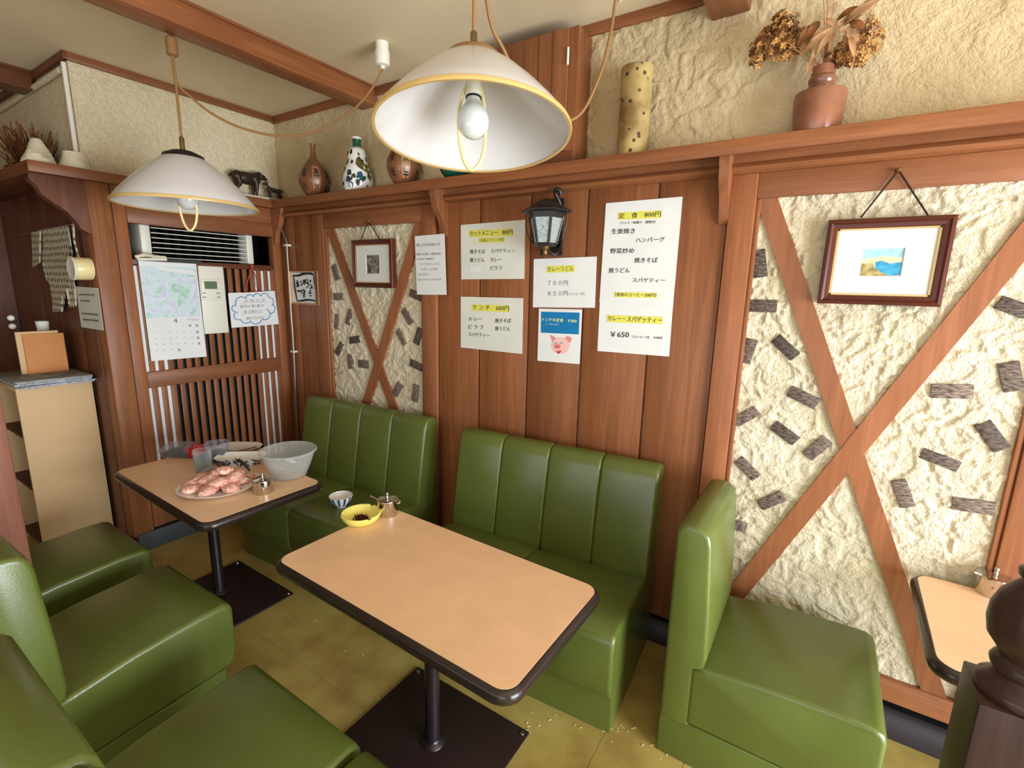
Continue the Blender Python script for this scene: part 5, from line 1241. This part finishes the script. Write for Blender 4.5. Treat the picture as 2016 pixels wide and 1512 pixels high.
# tumbler of water
a = onz(397, 934, TZ); gc = Vector((a.x-.03, a.y+.025, TZ)); t = thing('water_glass', gc, 'clear ribbed tumbler half full of water', 'glass')
MB().lathe([(.036, 0), (.037, .004), (.039, .05), (.041, .062), (.041, .118), (.0395, .118), (.0395, .062), (.0365, .05), (.034, .012), (.001, .011)], gc, 32).build('tumbler', 'clear_glass', t, smooth=40)
MB().lathe([(.033, .0125), (.0362, .05), (.039, .062), (.039, .078), (.001, .078)], gc, 32).build('water', 'water', t, smooth=40)
# clear container with dark contents behind it
a = onz(424, 913, TZ); gc = Vector((a.x-.03, a.y+.03, TZ)); t = thing('plastic_tub', gc, 'clear plastic bag tub with dark contents behind the tumbler', 'container')
MB().lathe([(.040, 0), (.044, .03), (.050, .07), (.060, .105), (.058, .105), (.048, .07), (.040, .008)], gc, 28, True, True, lambda a_, z: 1+.06*math.sin(5*a_+z*40)).build('tub', 'clear_plastic', t, smooth=50)
MB().lathe([(.036, .008), (.040, .03), (.043, .055), (.001, .058)], gc, 24).build('contents', 'dark_food', t, smooth=50)
# clear tray with dark food and a red packet
a = onz(345, 899, TZ); gc = Vector((a.x, a.y+.03, TZ)); t = thing('food_tray', gc, 'clear lidded tray of dark food at the back of the far table', 'tray')
def rr_loft(c, dims, ang, rf=0.0):
    mb = MB(); vs = []; rings = []
    for hx, hy, z in dims: rings.append([tuple(rotz((c[0]+x, c[1]+y, TZ+z), (c[0], c[1], 0), ang)) for x, y in rounded_rect(-hx, hx, -hy, hy, max(.02, rf*min(hx, hy)), 8)])
    n = len(rings[0]); vs = [p for r in rings for p in r]
    return mb.add(vs, [(j*n+i, j*n+(i+1) % n, (j+1)*n+(i+1) % n, (j+1)*n+i) for j in range(len(rings)-1) for i in range(n)]+[tuple(range(n))[::-1], tuple(range((len(rings)-1)*n, len(rings)*n))])
av = math.atan2(e1.y, e1.x)
rr_loft(gc, [(.075, .05, 0), (.085, .06, .032), (.092, .066, .036), (.088, .062, .042), (.070, .046, .066)], av).build('tray', 'clear_plastic', t, smooth=40)
rr_loft(gc, [(.07, .046, .004), (.078, .054, .026), (.055, .04, .034)], av).build('contents', 'dark_food', t, smooth=40)
a = onz(382, 899, TZ); gc = Vector((a.x, a.y+.02, TZ))
mb = MB().sphere((0, 0, 0), .078, .058, .036, 3, lambda v: 1+.35*mnoise.noise(v*2.1)+.12*mnoise.noise(v*6)); mb.v = [(gc.x+v[0], gc.y+v[1], TZ+max(0, v[2]+.030)) for v in mb.v]
tag(mb.build('red_packet', 'red_packet', smooth=70), 'crumpled red packet between the clear tray and tumbler', 'packet')
# long white plate with chopsticks, leaf-patterned dish
a = onz(472, 886, TZ); gc = Vector((a.x-.02, a.y+.01, TZ)); t = thing('long_plate', gc, 'long white plate under the chopsticks at the back', 'plate')
rr_loft(gc, [(.09, .05, 0), (.10, .06, .006), (.125, .078, .018), (.122, .075, .018), (.095, .055, .010)], av, .98).build('plate', 'porcelain', t, smooth=40)
for k, (pa, pb) in enumerate((((440, 893), (505, 878)), ((448, 895), (512, 884)))):
    A, B = onz(*pa, TZ+.03), onz(*pb, TZ+.03); A.z = TZ+.022; B.z = TZ+.026
    tag(MB().tube([A, B], .0045, 8, taper=[.6, 1.1]).build('chopstick', 'chopstick', smooth=40), ('rear', 'front')[k]+' one of the two brown chopsticks across the long white plate', 'chopstick', 'pair of chopsticks')
a = onz(469, 919, TZ); gc = Vector((a.x-.02, a.y+.03, TZ)); t = thing('leaf_dish', gc, 'oblong white dish painted with dark blue leaves', 'dish')
rr_loft(gc, [(.07, .03, 0), (.085, .042, .012), (.125, .066, .050), (.122, .063, .050), (.084, .040, .016)], av+.12, .7).build('dish', 'porcelain', t, smooth=40)
dd = Vector((math.cos(av+.12), math.sin(av+.12), 0)); dn = Vector((dd.y, -dd.x, 0))
for k in range(34):
    u, v = fr.uniform(-.1, .1), fr.uniform(.012, .046); k0 = .042+(v-.012)*(.024/.038)+.0012
    p = gc+dd*u*(1+.2*(v/.05))+dn*k0+Vector((0, 0, v)); an = fr.uniform(0, 3.14); L = fr.uniform(.010, .020); w = .0055
    sl_ = Vector((0, 0, .85))+dn*.53; du = dd*math.cos(an)+sl_*math.sin(an); dv = dd*-math.sin(an)+sl_*math.cos(an)
    MB().add([p-du*L, p-du*L*.2+dv*w, p+du*L, p-du*L*.2-dv*w], [(0, 1, 2, 3)]).build('painted_leaf', 'black_glaze' if k % 3 else 'blue_glaze', t)
tg = [onz(468, 912, TZ+.04), onz(484, 920, TZ+.04)]
t = thing('tongs', (tg[0].x, tg[0].y, TZ+.03), 'dark tongs lying over the leaf-painted dish', 'tongs')
for o_ in (-.008, .008): MB().tube([Vector((tg[0].x, tg[0].y, TZ+.062))+dd*o_, Vector((tg[1].x, tg[1].y, TZ+.052))+dd*o_*.4, onz(492, 927, TZ+.02)], .006, 6, taper=[.7, 1.3, .7]).build('arm', 'grille_dark', t, smooth=50)

# ================================================================ TURNED POST ON THE RIGHT, CRUMBS
zb = 1.0; near = onz(1928, 1386, zb); far = onz(1887, 1295, zb); w = abs(far.y-near.y)
nx = near.x; ny = near.y; pcx, pcy = nx+w/2, ny+w/2
t = thing('newel_post', (pcx, pcy, 0), 'dark turned wooden newel post on square block at right edge', 'post')
MB().box(nx, nx+w, ny, ny+w, 0, zb, .003).build('square_block', 'turned_wood', t, smooth=30)
h = w/2
TP = [(h*.92, 0), (h*.98, .006), (h*.95, .018), (h*.70, .030), (h*.62, .04), (h*.72, .048), (h*.76, .056), (h*.70, .064), (h*.60, .07), (h*.70, .082), (h*.92, .10), (h*1.0, .125), (h*.98, .15), (h*.85, .175), (h*.62, .195), (h*.46, .207), (h*.58, .213), (h*.60, .222), (h*.42, .230), (h*.38, .25), (h*.46, .262), (h*.50, .270), (h*.44, .278), (h*.55, .30), (h*.75, .335), (h*.80, .36), (h*.74, .385), (h*.5, .42), (h*.42, .44), (h*.6, .452), (h*.62, .465), (h*.4, .48), (h*.3, .52), (h*.02, .53)]
MB().lathe(TP, (pcx, pcy, zb), 40).build('turned_shaft', 'turned_wood', t, smooth=45)
mb = MB(); cr = random.Random(9)
for px, py, n, sx, sy in ((1215, 1432, 16, 30, 16), (1090, 1420, 8, 45, 30), (1270, 1480, 6, 25, 18), (700, 1290, 4, 40, 40), (1040, 1440, 5, 8, 10)):
    for k in range(n):
        p = onz(px+cr.gauss(0, sx), py+cr.gauss(0, sy), 0); L = cr.uniform(.002, .007); q = cr.uniform(0, 3.14); b = MB().box(-L, L, -.0016, .0016, 0, .002)
        mb.add([tuple(rotz((p.x+v[0], p.y+v[1], v[2]), (p.x, p.y, 0), q)) for v in b.v], b.f)
o = mb.build('crumbs', 'crumb'); tag(o, 'pale crumbs scattered on the floor near the green bench', 'crumbs', None, 'stuff')

flush_lettering()
# ---------------------------------------------------------------- drawing units to metres
done = set()
for ob in list(bpy.data.objects):
    ob.location = ob.location*K
    if ob.type == 'MESH' and ob.data.name not in done:
        done.add(ob.data.name); ob.data.transform(Matrix.Scale(K, 4))
    elif ob.type == 'LIGHT':
        ob.data.size *= K; ob.data.size_y *= K
